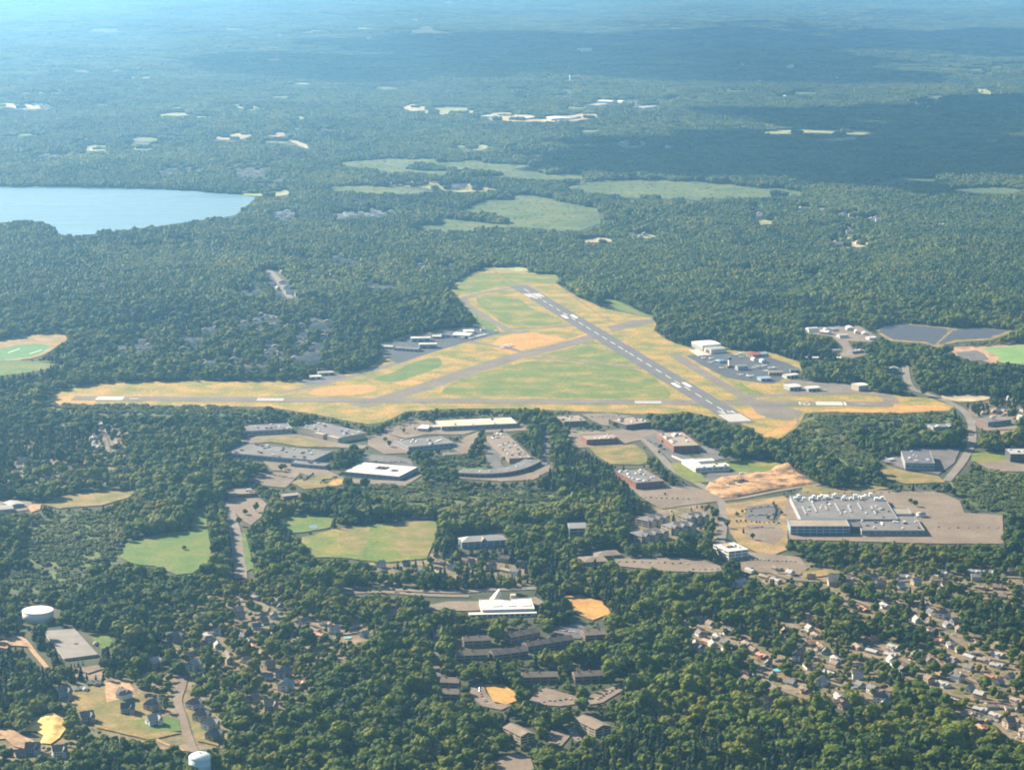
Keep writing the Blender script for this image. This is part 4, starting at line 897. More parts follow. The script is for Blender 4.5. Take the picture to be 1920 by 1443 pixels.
# shared housing, offices in the middle
apt = [('cream walled apartment block with dark roofs, nearest the road on the left', (1203, 1019), (1254, 1009), 30), ('dark roofed apartment block behind the nearest cream block', (1216, 990), (1256, 980), 26),
       ('dark roofed apartment block in the centre of the estate', (1258, 1003), (1306, 996), 26), ('dark roofed apartment block at the right of the estate', (1288, 985), (1330, 978), 24)]
for k, (lab, a, b, d) in enumerate(apt):
    A, W, rz = frame(a, b); r = empty('apartment_block', A, rz, label=lab, cat='building')
    volume(r, 0, W, 0, d, 10, CREAM, RSLATE, 'hip', rh=5, bands=3)
    for i in range(3):
        x = W * (.18 + .32 * i); MB().box(x - 4, x + 4, -3, -.01, 0, 10).build('bay', CREAM, r); MB().gable(x - 4.6, x + 4.6, -3.6, d * .3, 10.01, 14, 'y').build('bay_roof', RSLATE, r)
    clear(A, rz, 0, W, 0, d, 13)
bld('mansion', 'grey gabled house deep in the trees left of the apartment estate', (1068, 1003), (1100, 1002), 26, 10, GREYW, RPALE, 'gable', 'house', rh=5, axis='x', bands=2)
r, W = bld('residence_hall', 'long pale grey hall with a light roof in the dark trees', (866, 1028), (950, 1023), 26, 9, BLUEW, RPALE, 'hip', 'building', rh=5, bands=3)
MB().gable(W * .42, W * .56, -3, 12, 9.01, 14, 'y').build('entrance_gable', RTAN, r)
bld('clinic', 'low building of several pinkish brown roofs left of the long car park', (1093, 1060.5), (1140, 1058), 30, 5, TANW, RBROWN, 'hip', 'building', rh=3, bands=1)
bld('clinic', 'second pinkish brown roof joined behind the first, by the long car park', (1118, 1049), (1165, 1046), 26, 5, TANW, RBROWN, 'hip', 'building', rh=3, bands=1)
r, W = bld('office_block', 'white three storey office block standing between the two tan car parks', (1366, 1050), (1403, 1045.5), 43, 12, WHITE, RWHITE, 'flat', 'office', units=2, bands=3)
MB().box(8, 18, 20, 34, 12.005, 14.5).build('penthouse', TANW, r); MB().box(20, 25, 22, 30, 12.005, 15).build('stair_tower', WHITE, r)
# white school
A, W, rz = frame((904, 1153.5), (1002, 1151))
r = empty('school', A, rz, label='bright white flat roofed school with a tall triangular roof', cat='school')
volume(r, 0, W, 0, 48, 7, WHITE, RWHITE); MB().box(-17, W + 2, -9, -.2, 0, 4).build('front_wing', WHITE, r); MB().box(-17.3, W + 2.3, -9.3, -.2, 4.003, 4.4).build('wing_roof', RWHITE, r)
for k in range(11): MB().box(-14 + k * 7, -9.5 + k * 7, -9.1, -9.01, 1, 3).build('window', GLASS, r)
for x, a in ((14, 12), (34, 10), (52, 12)): MB().box(x, x + a, 14, 34, 7.005, 8.2).build('roof_light', UNIT, r)
v = [(15, 50, 0), (33, 50, 0), (33, 75, 0), (15, 75, 0), (27, 54, 19), (27, 70, 15)]
obj('spire_roof', mesh('spire_roof', v, [(0, 1, 4), (1, 2, 5, 4), (2, 3, 5), (3, 0, 4, 5), (3, 2, 1, 0)], RWHITE), r)
MB().box(41, 48, 52, 60, 0, 11).build('stair_tower', CREAM, r)
clear(A, rz, -17, W + 2, -8, 62, 10)
bld('truck_trailer', 'white box trailer standing in the trees right of the school', (1034.5, 1124), (1041, 1124), 5, 4.5, WHITE, RWHITE, 'flat', 'trailer')
# brown apartments
condo = [((870, 1213), (921, 1210.5), 16, 'brown roofed block left of the school woods, with a pale gable end'), ((958, 1206), (1013, 1195), 16, 'brown roofed block slanting below the school trees'),
         ((1097, 1202), (1136, 1199.5), 22, 'pinkish brown block right of the small car park'), ((990, 1223), (1076, 1209), 15, 'longest slanting brown block below the small car park'),
         ((856, 1240), (914, 1238), 15, 'brown block half hidden by trees at the left of the estate'), ((926, 1239), (990, 1231), 15, 'brown block with a pale end in the middle of the estate'),
         ((980, 1281), (1046, 1279.5), 16, 'straight brown block above the paved court'), ((1078, 1280), (1138, 1276.5), 16, 'straight brown block right of the court, before dark trees'),
         ((825, 1290), (860, 1291.5), 16, 'upper one of the two stacked brown blocks at the lane'), ((829, 1312), (860, 1313), 16, 'lower one of the two stacked brown blocks at the lane')]
for a, b, d, lab in condo:
    A, W, rz = frame(a, b); r = empty('apartment_block', A, rz, label=lab, cat='building')
    volume(r, 0, W, 0, d, 7.5, BROWNW, RBROWN, 'gable', rh=4, axis='x', bands=2)
    for i in range(max(2, int(W / 14))): MB().box(4 + i * 14, 5.2 + i * 14, d * .45, d * .55, 10.5, 12.5).build('chimney', BRICK, r)
    clear(A, rz, 0, W, 0, d, 11)
for lab, a, b, d in (('tan apartment block with a lit end wall, left one of two at the bottom', (976, 1395.5), (1003, 1390), 36), ('tan apartment block with a lit end wall, right one of two at the bottom', (1116, 1382), (1146, 1375.5), 40)):
    A, W, rz = frame(a, b); r = empty('apartment_block', A, rz, label=lab, cat='building')
    volume(r, 0, W, 0, d, 9, CREAM, RBROWN, 'gable', rh=3.5, axis='y', bands=3)
    MB().box(-.25, -.004, d * .46, d * .54, 0, 9).build('stairwell', DARKW, r); clear(A, rz, 0, W, 0, d, 12)
# lower left landmarks
A = Vector(G(71.5, 1161.5)); t = empty('water_tank', A, label='wide round white water tank in the woods at left', cat='water tank')
MB().cyl(0, 0, 0, 12.6, 19.3, n=48).build('shell', WHITE, t, True); MB().cyl(0, 0, 12.603, 13.1, 19.8, 19.6, n=48).cyl(0, 0, 13.101, 15.2, 19.5, .8, n=48, cap=False).build('roof', RWHITE, t, True)
MB().cyl(0, 0, 15.2, 16.2, .9, n=10).build('vent', UNIT, t); clear(A, 0, -20, 20, -20, 20, 14)
P = [Vector(G(*p)) for p in ((81.7, 1187), (122, 1238.5), (183.5, 1230.5), (139.8, 1182.5))]
r = empty('covered_reservoir', P[0], label='flat grey concrete slab roof of a covered reservoir', cat='reservoir'); c = [p - P[0] for p in P]
obj('wall', mesh('wall', [(p.x, p.y, z) for z in (0, 2.6) for p in c], [(0, 1, 5, 4), (1, 2, 6, 5), (2, 3, 7, 6), (3, 0, 4, 7), (3, 2, 1, 0)], CONC), r)
k0 = sum(c, Vector()) / 4; c2 = [k0 + (p - k0) * 1.01 for p in c]
SLAB = mat('slab_concrete', (.21, .185, .165), (.26, .23, .205), .05, .6, amt=.15)
obj('roof', mesh('roof', [(p.x, p.y, z) for z in (2.605, 3.2) for p in c2], [(0, 1, 5, 4), (1, 2, 6, 5), (2, 3, 7, 6), (3, 0, 4, 7), (4, 5, 6, 7), (3, 2, 1, 0)], SLAB), r)
o = obj('hatch', UNITMED, r, tuple(k0 + Vector((8, -4, 3.2)))); o.scale = (4, 4, .8)
fill([(80, 1180), (140, 1174), (190, 1232), (122, 1243)], 1)
A = Vector(G(180, 1209)); t = empty('valve_house', A, label='small white domed valve house beside the covered reservoir', cat='shed')
MB().cyl(0, 0, 0, 3, 3.4, n=20).build('wall', WHITE, t, True); MB().cyl(0, 0, 3.002, 4.6, 3.6, .6, n=20).build('roof', RWHITE, t, True); clear(A, 0, -4, 4, -4, 4, 5)
A = Vector(G(376, 1461)); t = empty('water_tower', A, label='tall pale blue standpipe water tower cut by the bottom edge', cat='water tower')
TBLUE = flatmat('tower_paint', (.42, .60, .66)); TWH = flatmat('tower_top', (.66, .72, .70))
MB().cyl(0, 0, 0, 24, 11.3, n=40).build('shell', TBLUE, t, True)
for k in range(3): MB().cyl(0, 0, 6 + 6 * k, 6.4 + 6 * k, 11.5, n=40).build('band', UNIT, t, True)
d = MB()
pr = 11.6
for k in range(6):
    a0, a1 = k / 6 * math.pi / 2, (k + 1) / 6 * math.pi / 2
    d.cyl(0, 0, 24.01 + 5 * math.sin(a0), 24.01 + 5 * math.sin(a1), pr * math.cos(a0), max(.3, pr * math.cos(a1)), n=40, cap=False)
d.build('dome', TWH, t, True); MB().cyl(0, 0, 28.8, 30.2, 1.2, n=12).build('vent', UNIT, t); MB().bar((6, 3, 27), (6, 3, 31), .15).build('antenna', UNIT, t)
rl = MB()
for k in range(20):
    a = TAU * k / 20; rl.bar((11.2 * math.cos(a), 11.2 * math.sin(a), 24), (11.2 * math.cos(a), 11.2 * math.sin(a), 25.2), .08, 4)
rl.build('railing', UNIT, t)
for lab, a, b, d in (('grey shed at the left edge, nearest of the pair beside the orange earth', (-6, 962), (26, 959), 24), ('grey shed behind the nearest shed at the left edge', (18, 954), (46, 950), 26)):
    bld('shed', lab, a, b, d, 5, GREYW, RPALE, 'gable', 'shed', rh=2)
bld('low_office', 'low brown flat roofed building at the head of the straight road', (430, 935), (478, 932), 38, 6, BROWNW, RBROWN, 'flat', 'building', units=3, bands=1)
bld('low_office', 'small tan flat roof in the trees right of the head of the straight road', (532, 937), (565, 933.5), 20, 5, BROWNW, RTAN, 'flat', 'building')
bld('cottage', 'small tan roofed cottage left of the curved building lot', (833, 858), (860, 857), 16, 5, TANW, RTAN, 'gable', 'house', rh=2.5)

# --- far buildings
for lab, a, b, d, h, m in [
    ('longest white fairground barn beside the tan yard, far away', (1033, 227), (1073, 225), 120, 10, RWHITE), ('lower pale fairground barn left of the longest white barn', (985, 225), (1008, 223), 80, 8, RWHITE),
    ('grey fairground hall right of the longest white barn', (1076, 224), (1090, 222), 80, 8, RPALE), ('white hall left of the tan fairground yard', (920, 222), (932, 219), 50, 7, RPALE),
    ('white far off building at the top right of the fairground', (1146, 196), (1158, 194), 80, 14, RWHITE), ('low white far off building left of the white hall on the rise', (1120, 202), (1141, 200), 60, 10, RPALE),
    ('pale far off building right of the white hall on the rise', (1166, 194), (1176, 193), 50, 10, RWHITE), ('pale grey far off block at the right of the fairground', (1205, 206), (1232, 204), 60, 9, RPALE),
    ('white church steeple base far away above the fairground', (1068, 152), (1071, 152), 14, 26, RWHITE), ('long white far off roof near the top centre', (1082, 98), (1110, 97), 160, 16, RWHITE),
    ('large pale house far away on the shaded hill', (1172, 270), (1200, 268), 30, 9, RTAN), ('white far off house high at right of centre', (1422, 155), (1428, 155), 30, 12, RWHITE),
    ('second white far off house below the first at right of centre', (1470, 184), (1477, 184), 28, 10, RWHITE), ('white far off house above those two', (1480, 128), (1488, 127), 40, 12, RWHITE),
    ('large grey house right of the pale house on the shaded hill', (1247, 278), (1256, 278), 24, 9, RPALE)]:
    bld('far_building', lab, a, b, d, h, WHITE, m, 'gable', 'building', rh=h * .3)

# half built foundation walls on the building site
for lab, a, b, d in (('low tan foundation walls at the left of the building site', (1352, 918), (1392, 914), 40), ('dark cut trench block in the middle of the building site', (1378, 908.5), (1402, 905.5), 12)):
    A, W, rz = frame(a, b); A.z = 2.4; r = empty('foundation', A, rz, label=lab, cat='foundation')
    for q in ((0, W, 0, 1), (0, W, d - 1, d), (0, 1, 1.01, d - 1.01), (W - 1, W, 1.01, d - 1.01), (W * .45, W * .45 + 1, 1.01, d - 1.01)):
        MB().box(*q, 0, 2.2).build('wall', CREAM if 'tan' in lab else DARKW, r)
# ------------------------------------------------------------------ houses
POOLW = flatmat('pool_water', (.12, .52, .56), .1, .5)
HW = {'white': WHITE, 'cream': CREAM, 'grey': GREYW, 'tan': TANW, 'brown': BROWNW, 'blue': BLUEW, 'brick': BRICK}
HR = {'grey': RSLATE, 'brown': RBROWN, 'pale': RPALE, 'tan': RTAN, 'dark': RDARK, 'orange': flatmat('orange_roof', (.42, .20, .10))}
def house_proto(kind, wc, rc):
    wm, rm = HW[wc], HR[rc]
    t = bpy.data.objects.new('house', None); COL.objects.link(t)
    a, b, h, rh = {'ranch': (16, 8.5, 3.2, 2.0), 'cape': (11, 8.5, 3.4, 4.2), 'colonial': (12, 9, 6.2, 3.6), 'villa': (15, 12, 7, 5.5)}[kind]
    MB().box(-a / 2, a / 2, -b / 2, b / 2, 0, h).build('wall', wm, t)
    rf = MB().gable(-a / 2 - .5, a / 2 + .5, -b / 2 - .6, b / 2 + .6, h + .003, h + rh, 'x')
    if kind in ('villa', 'ranch'):
        MB().box(a * .12, a * .46, -b / 2 - 3.2, -b / 2 - .003, 0, h * .98).build('wing_wall', wm, t)
        MB().gable(a * .12 - .4, a * .46 + .4, -b / 2 - 3.8, 0, h * .98 + .004, h + rh * .82, 'y').build('wing_roof', rm, t)
    r = rf.build('roof', rm, t)
    MB().box(-a * .2, -a * .2 + 1, -.5, .5, h + rh * .5, h + rh + 1.1).build('chimney', BRICK, r)
    for st in range(2 if h > 5 else 1):
        z = 1.1 + st * 3
        for x in ((-.38, -.2, .0) if kind in ('villa', 'ranch') else (-.38, -.12, .2)):
            MB().box(a * x, a * x + 1.5, -b / 2 - .06, -b / 2 - .003, z, z + 1.4).build('window', GLASS, t)
        MB().box(-a / 2 - .06, -a / 2 - .003, -b * .25, b * .05, z, z + 1.4).build('window', GLASS, t)
    MB().box(-a * .05 - .6, -a * .05 + .4, -b / 2 - .08, -b / 2 - .07 + .01, 0, 2.1).build('door', BROWNW, t)
    return dict(root=t, used=False, kind=kind, wc=wc, rc=rc, a=a, b=b, h=h + rh)
KIND = {'ranch': 'low ranch house', 'cape': 'small steep roofed house', 'colonial': 'two storey house', 'villa': 'large gabled house'}
PROT = {}
def proto(kind, wc, rc):
    k = (kind, wc, rc)
    if k not in PROT: PROT[k] = house_proto(*k)
    return PROT[k]
HPOS = []; HLAB = []
def place_house(px, py, kind, wc, rc, rz, label=None, group=None, force=False):
    x, y, z = G(px, py)
    if not force and any((x - a) ** 2 + (y - b) ** 2 < 17 ** 2 for a, b in HPOS): return None
    HPOS.append((x, y)); p = proto(kind, wc, rc)
    if force: HLAB.append((x, y, label))
    if not p['used']:
        o = p['root']; o.location = (x, y, z); o.rotation_euler = (0, 0, rz); p['used'] = True; o['label'] = label
        if group: o['group'] = group
    else:
        o = copy_tree(p['root'], (x, y, z), rz, label, group)
        if not group and 'group' in o: del o['group']
    o['category'] = 'house'
    A = Vector((x, y, z)); clear(A, rz, -p['a'] / 2, p['a'] / 2, -p['b'] / 2 - 2, p['b'] / 2, p['h'] * .5, 1 if force or rnd.random() < .5 else 6, .2)
    return o
# single houses the photo lets one pick out
for px, py, k, wc, rc, rz, lab in [
    (120, 1306, 'villa', 'grey', 'grey', .5, 'big grey house at the left of the curved lane, before dark trees'), (178, 1284, 'ranch', 'brown', 'dark', -.2, 'dark low house at the head of the curved lane'),
    (150, 1294, 'ranch', 'white', 'pale', .4, 'white shed like house left of the head of the curved lane'), (233, 1309, 'villa', 'white', 'grey', -.7, 'new white house standing in the bare orange yard'),
    (240, 1336, 'villa', 'grey', 'dark', .1, 'dark roofed house just behind the turquoise pool'), (285, 1329, 'villa', 'cream', 'grey', 1.0, 'pale house right of the dark roofed pool house'),
    (288, 1358, 'villa', 'white', 'pale', .6, 'white house with a lit end below the pale house, right of the pool'), (162, 1352, 'villa', 'tan', 'grey', .5, 'tan and grey house inside the bend of the curved lane'),
    (62, 1411, 'villa', 'grey', 'dark', .05, 'dark roofed house just below the sand heap'), (112, 1416, 'villa', 'white', 'brown', .3, 'white ended house right of the dark roofed house below the sand heap'),
    (38, 1416, 'cape', 'cream', 'brown', .4, 'small cream house left of the dark roofed house below the sand heap'), (290, 1250, 'villa', 'tan', 'pale', .9, 'pale round looking house left of the upper end of the cul de sac'),
    (363, 1254, 'villa', 'white', 'pale', 1.1, 'bright white house at the top of the cul de sac'), (353, 1236, 'colonial', 'tan', 'grey', .5, 'tan house behind the bright white house at the top of the cul de sac'),
    (364, 1328, 'villa', 'white', 'grey', .9, 'uppermost of the four new houses right of the cul de sac'), (377, 1350, 'villa', 'cream', 'grey', .9, 'second from the top of the four new houses, with a pale green wall'),
    (393, 1366, 'villa', 'white', 'pale', .9, 'third from the top of the four new houses right of the cul de sac'), (401, 1386, 'villa', 'tan', 'grey', .9, 'lowest of the four new houses, nearest the water tower'),
    (534, 1292, 'villa', 'white', 'pale', 1.3, 'tall pale house with a bright wall in the middle of the dark woods'), (530, 1268, 'villa', 'grey', 'grey', 1.3, 'grey house just behind the tall pale house in the woods'),
    (447, 1146, 'cape', 'white', 'pale', .9, 'brightest small white house below the straight road'), (449, 1159, 'colonial', 'tan', 'grey', .8, 'tan house just in front of the brightest small white house'),
    (411, 1188, 'colonial', 'white', 'pale', 1.2, 'narrow bright white house left of the hidden street'), (328, 1202, 'villa', 'tan', 'grey', .9, 'pale house alone among the trees left of the hidden street'),
    (481, 1178, 'cape', 'white', 'grey', .2, 'white house with a blue pool cover beyond the hidden street'), (463, 1242, 'cape', 'cream', 'tan', .8, 'cream house at the near end of the hidden street'),
    (505, 1253, 'colonial', 'tan', 'brown', .6, 'tan house left of the grey house in the woods'), (502, 1272, 'cape', 'white', 'grey', .3, 'small white house left of the tall pale house'),
    (476, 1316, 'colonial', 'tan', 'grey', 1.0, 'tan house below a bend in the wooded lane'), (508, 1330, 'villa', 'tan', 'tan', .2, 'tan roofed house in the woods below the tall pale house'),
    (494, 1350, 'cape', 'brick', 'brown', .9, 'brick house at the end of the wooded lane'), (608, 1172, 'ranch', 'white', 'tan', .5, 'white ended house on the slope left of the wood'),
    (628, 1186, 'colonial', 'white', 'pale', 1.1, 'white house just below the white ended house on the slope'), (570, 1168, 'cape', 'white', 'grey', .7, 'small white house left of the two on the slope'),
    (610, 1200, 'ranch', 'tan', 'grey', .1, 'low tan house below the houses on the slope'), (560, 1282, 'ranch', 'brick', 'orange', .2, 'red roofed shed right of the grey house in the woods'),
    (735, 1152, 'cape', 'white', 'orange', .5, 'white and orange house left of the school woods'), (754, 1190, 'cape', 'white', 'pale', .8, 'small white house in the deep wood left of the estate'),
    (683, 1193, 'cape', 'white', 'pale', .8, 'white house beside a blue pool in the deep wood'), (714, 1063, 'colonial', 'white', 'pale', .9, 'white house above the main road at left'),
    (846, 1067, 'cape', 'white', 'pale', .9, 'white house alone above the main road'), (978, 1062, 'cape', 'white', 'grey', .5, 'small white house in the trees above the main road'), (1034, 1076, 'cape', 'white', 'pale', 1.0, 'tiny white house above the school road'),
    (1324, 1103, 'ranch', 'brick', 'brown', .5, 'brick house left of the two bright white walls'), (1383, 1100, 'colonial', 'white', 'pale', .9, 'left one of the two bright white walls above the suburb'), (1392, 1094, 'cape', 'cream', 'pale', .9, 'right one of the two bright white walls above the suburb'),
    (1514, 1166, 'colonial', 'white', 'orange', .9, 'white house with a glowing orange roof'), (1524, 1209, 'ranch', 'cream', 'orange', .4, 'cream house with an orange roof in the suburb'), (1766, 1157, 'villa', 'white', 'brown', 1.0, 'large white house beside the diagonal street'),
    (1790, 1168, 'cape', 'white', 'pale', .6, 'white house with a blue pool right of the large white house'), (1755, 1203, 'ranch', 'cream', 'orange', .3, 'pale orange roofed house below the diagonal street'), (1636, 1203, 'cape', 'tan', 'orange', .6, 'orange brick house left of the dark trees'),
    (1435, 1318, 'colonial', 'cream', 'tan', .8, 'cream house with a lit end at the corner of the wood'), (1441, 1328, 'cape', 'white', 'grey', .8, 'small house just in front of the cream corner house'), (1541, 1284, 'colonial', 'white', 'pale', .9, 'white house above the dark fir tree'),
    (1568, 1318, 'ranch', 'cream', 'brown', .6, 'long cream house by the street below the fir tree'), (1582, 1327, 'cape', 'cream', 'tan', .6, 'small yellow lit house at the edge of the bottom wood'), (1652, 1315, 'villa', 'white', 'grey', .9, 'white house at the end of the street by the bottom wood'),
    (1657, 1324, 'cape', 'white', 'pale', 1.2, 'tall pale house just below the white street end house'), (1895, 1362, 'villa', 'cream', 'brown', .4, 'cream house in the lowest street at the right edge'), (1898, 1330, 'ranch', 'white', 'tan', .05, 'long pale house high in the lowest streets at the right edge'),
    (1815, 1340, 'ranch', 'white', 'tan', -.15, 'long pale roofed house left in the lowest streets'), (1842, 1352, 'ranch', 'tan', 'tan', -.1, 'second long tan house in the lowest streets'), (1818, 1295, 'cape', 'white', 'pale', .8, 'bright white house left of the wide street at right'),
    (1873, 1283, 'cape', 'cream', 'pale', .8, 'small yellow lit house at the end of the wide street'), (1893, 1272, 'cape', 'cream', 'pale', .8, 'yellow lit house behind the small one at the end of the wide street'), (1670, 1230, 'ranch', 'white', 'pale', -.7, 'long white lit house beside the second street'),
    (1869, 1250, 'ranch', 'white', 'pale', -.6, 'long white house with a bright wall right of the wide street'), (1845, 1240, 'ranch', 'cream', 'tan', -.6, 'cream house left of the long white house by the wide street'), (1858, 1272, 'ranch', 'cream', 'orange', -.6, 'orange lit house by the wide street')]:
    place_house(px, py, k, wc, rc, rz, lab, force=True)
# rows along the streets of the neighbourhoods
STREETS = [([(1255, 1168), (1302, 1172), (1345, 1192), (1379, 1219), (1416, 1245), (1428, 1271), (1456, 1290), (1502, 1308), (1547, 1327)], 'lower right suburb'),
           ([(1690, 1133), (1725, 1152), (1757, 1176), (1790, 1200), (1836, 1228), (1880, 1240), (1930, 1249)], 'diagonal street at right'),
           ([(1610, 1200), (1640, 1214), (1672, 1226), (1707, 1246), (1740, 1262)], 'second street of the lower right suburb'),
           ([(1720, 1217), (1750, 1238), (1774, 1254), (1810, 1270), (1845, 1286), (1880, 1299)], 'wide street at right'),
           ([(1785, 1332), (1825, 1344), (1860, 1354), (1890, 1380), (1930, 1402)], 'lowest streets at right'),
           ([(1555, 1280), (1585, 1290), (1608, 1304), (1640, 1312), (1665, 1316)], 'street by the bottom wood'),
           ([(1480, 1170), (1500, 1190), (1520, 1222), (1545, 1250), (1590, 1262), (1640, 1262)], 'gardens of the lower right suburb'),
           ([(1700, 1270), (1740, 1290), (1790, 1305), (1830, 1315), (1880, 1318), (1930, 1330)], 'cross street at right'),
           ([(1736, 1106), (1790, 1108), (1860, 1112), (1930, 1114)], 'upper street at right'),
           ([(1560, 1120), (1600, 1126), (1640, 1142), (1660, 1160)], 'street above the lower right suburb'),
           ([(1420, 1062), (1480, 1086), (1560, 1092), (1640, 1094), (1740, 1086), (1830, 1082), (1930, 1084)], 'wooded street below the huge lot'),
           ([(1290, 1188), (1330, 1210), (1350, 1222)], 'left gardens of the lower right suburb'),
           ([(405, 1180), (425, 1196), (445, 1212), (452, 1228), (466, 1246)], 'hidden street in the woods'),
           ([(560, 1165), (600, 1176), (640, 1190), (690, 1180)], 'slope left of the school woods'),
           ([(440, 1128), (470, 1128), (500, 1140), (480, 1160), (455, 1165)], 'lanes below the straight road'),
           ([(690, 1068), (740, 1072), (800, 1062), (860, 1070), (930, 1060), (990, 1072)], 'wooded lane above the main road'),
           ([(100, 808), (140, 803), (180, 806), (195, 818), (200, 835), (205, 852)], 'loop street left of the business park'),
           ([(0, 880), (50, 870), (110, 872), (170, 882), (230, 880)], 'woods left of the business park'),
           ([(20, 905), (80, 908), (150, 912), (210, 905)], 'lane above the long dry field'),
           ([(1850, 770), (1875, 780), (1895, 770), (1925, 765)], 'houses by the right road'),
           ([(500, 505), (518, 520), (530, 540), (545, 560)], 'pale street left of the airfield'),
           ([(560, 510), (590, 508), (615, 512), (640, 525)], 'woods beyond the pale street'),
           ([(470, 640), (500, 645), (520, 662), (500, 680), (460, 690)], 'wooded neighbourhood left of the airfield'),
           ([(560, 640), (585, 650), (600, 668), (560, 680)], 'wooded neighbourhood left of the airfield'),
           ([(340, 668), (355, 685), (410, 678), (480, 690), (540, 695)], 'wooded neighbourhood left of the airfield'),
           ([(380, 580), (430, 590), (470, 585), (530, 600), (560, 610)], 'wooded neighbourhood left of the airfield')]
DRV = [(16, 11), (22, -12)]
SIZES = [('ranch', 'white', 'grey'), ('ranch', 'white', 'pale'), ('ranch', 'tan', 'brown'), ('cape', 'white', 'grey'), ('cape', 'white', 'pale'), ('cape', 'cream', 'brown'), ('colonial', 'white', 'grey'), ('colonial', 'cream', 'pale'),
         ('ranch', 'grey', 'pale'), ('cape', 'tan', 'tan'), ('ranch', 'cream', 'tan'), ('colonial', 'tan', 'brown'), ('ranch', 'brick', 'orange'), ('cape', 'blue', 'grey')]
cars = []
for si, (line, where) in enumerate(STREETS):
    if si not in (12, 15, 17, 18, 20): ribbon('street', line, 7, LOT, cls=6, label='pale street, %s' % where, grow=1.15)
    Q = [Vector(G(*p)) for p in smooth_poly(line, 6, False)]
    acc = 0; step = 21 if si < 20 else 70
    for i in range(1, len(Q)):
        seg = Q[i] - Q[i - 1]; L = seg.length; acc += L
        if acc < step: continue
        acc = 0; d = seg.normalized(); nn = Vector((-d.y, d.x, 0)); base_rz = math.atan2(d.y, d.x)
        for side in (1, -1):
            if rnd.random() < (.22 if si < 20 else .35): continue
            k, wc, rc = rnd.choice(SIZES)
            p = Q[i] + nn * side * rnd.uniform(13, 24) + d * rnd.uniform(-6, 6)
            px, py = PROJ(p.x, p.y, p.z)
            if not (-60 < px < 1980 and py < 1480): continue
            rz = base_rz + (0 if side > 0 else math.pi) + rnd.uniform(-.35, .35)
            adj = rnd.choice(('', '', 'lit ', 'plain '))
            place_house(float(px), float(py), k, wc, rc, rz, '%s %s with %s roof, %s' % (wc, KIND[k], rc, where), 'houses, ' + where)
            if si < 12 or rnd.random() < .3: cars.append((Q[i] + nn * side * rnd.uniform(3.4, 8) + d * rnd.uniform(5, 10), base_rz + rnd.choice((0, 1.57)), where))
for k, p in PROT.items():
    if not p['used']:
        for c in list(p['root'].children_recursive): bpy.data.objects.remove(c)
        bpy.data.objects.remove(p['root'])
print('houses', len(HPOS), 'cars', len(cars))
# far villages: many specks of white in the woods, one object each
def village(name, spots, label, thin=1.0):
    w_ = MB(); r_ = MB()
    for (px, py, n, sx, sy) in spots:
        for k in range(max(2, int(n * thin))):
            x, y, z = G(px + rnd.uniform(-sx, sx), py + rnd.uniform(-sy, sy)); a = rnd.uniform(6, 10); b = rnd.uniform(5, 7); h = rnd.uniform(6, 8)
            w_.box(x - a, x + a, y - b, y + b, z - 1, z + h); r_.gable(x - a - .5, x + a + .5, y - b - .5, y + b + .5, z + h, z + h + 4, rnd.choice('xy'))
            qx, qy = PROJ(x, y, z); wx = a / pxm(float(qy)); hx = 8 / pxm(float(qy))
            fill([(float(qx) - wx, float(qy)), (float(qx) + wx, float(qy)), (float(qx) + wx, float(qy) - hx), (float(qx) - wx, float(qy) - hx)], 1 if rnd.random() < .75 else 6)
    t = empty(name, (0, 0, 0)); t['label'] = label; t['kind'] = 'stuff'
    tagit(w_.build('wall', WHITE, t), kind='stuff'); tagit(r_.build('roof', rnd.choice((RPALE, RSLATE, RTAN)), t), kind='stuff')
village('distant_houses', [(470, 328, 26, 32, 9), (505, 352, 6, 20, 3), (520, 345, 4, 20, 5)], 'cluster of white houses at the head of the reservoir')
village('distant_houses', [(690, 404, 22, 52, 7), (535, 407, 10, 20, 7), (640, 412, 6, 15, 5)], 'cluster of pale houses between the reservoir and the marsh')
village('distant_houses', [(858, 354, 16, 18, 5)], 'white farmstead in the tan field')
village('distant_houses', [(1300, 395, 4, 30, 12), (1420, 402, 4, 6, 12), (1505, 393, 4, 10, 3), (1545, 398, 3, 6, 3), (1595, 405, 5, 24, 4), (1595, 435, 3, 6, 6), (1640, 416, 3, 10, 5), (1760, 430, 4, 30, 8), (1590, 460, 5, 24, 4), (1200, 445, 5, 20, 4)], 'scattered white houses in the woods at right')
village('distant_houses', [(1000, 298, 8, 50, 8), (950, 270, 5, 60, 12), (1010, 180, 14, 90, 14), (1150, 195, 12, 50, 8), (1220, 205, 6, 18, 4), (1060, 120, 5, 60, 10)], 'far village round the fairground')
village('distant_houses', [(95, 297, 6, 14, 4), (60, 200, 8, 30, 3), (350, 325, 6, 60, 4), (560, 240, 8, 90, 20), (250, 260, 6, 120, 18)], 'scattered far houses behind the reservoir')
village('distant_houses', [(1500, 130, 10, 110, 30), (1700, 190, 6, 90, 16), (1840, 170, 4, 50, 8)], 'scattered white houses high at upper right')
village('distant_houses', [(620, 500, 6, 50, 14), (500, 545, 8, 50, 14), (190, 540, 5, 14, 5), (300, 600, 6, 60, 10), (420, 610, 14, 110, 18), (560, 620, 14, 60, 20), (300, 650, 8, 80, 14), (250, 660, 4, 40, 8), (560, 665, 12, 60, 18), (440, 690, 8, 90, 12), (700, 540, 3, 30, 10), (830, 505, 3, 60, 4)], 'white houses scattered through the woods left of the airfield', 1.5)

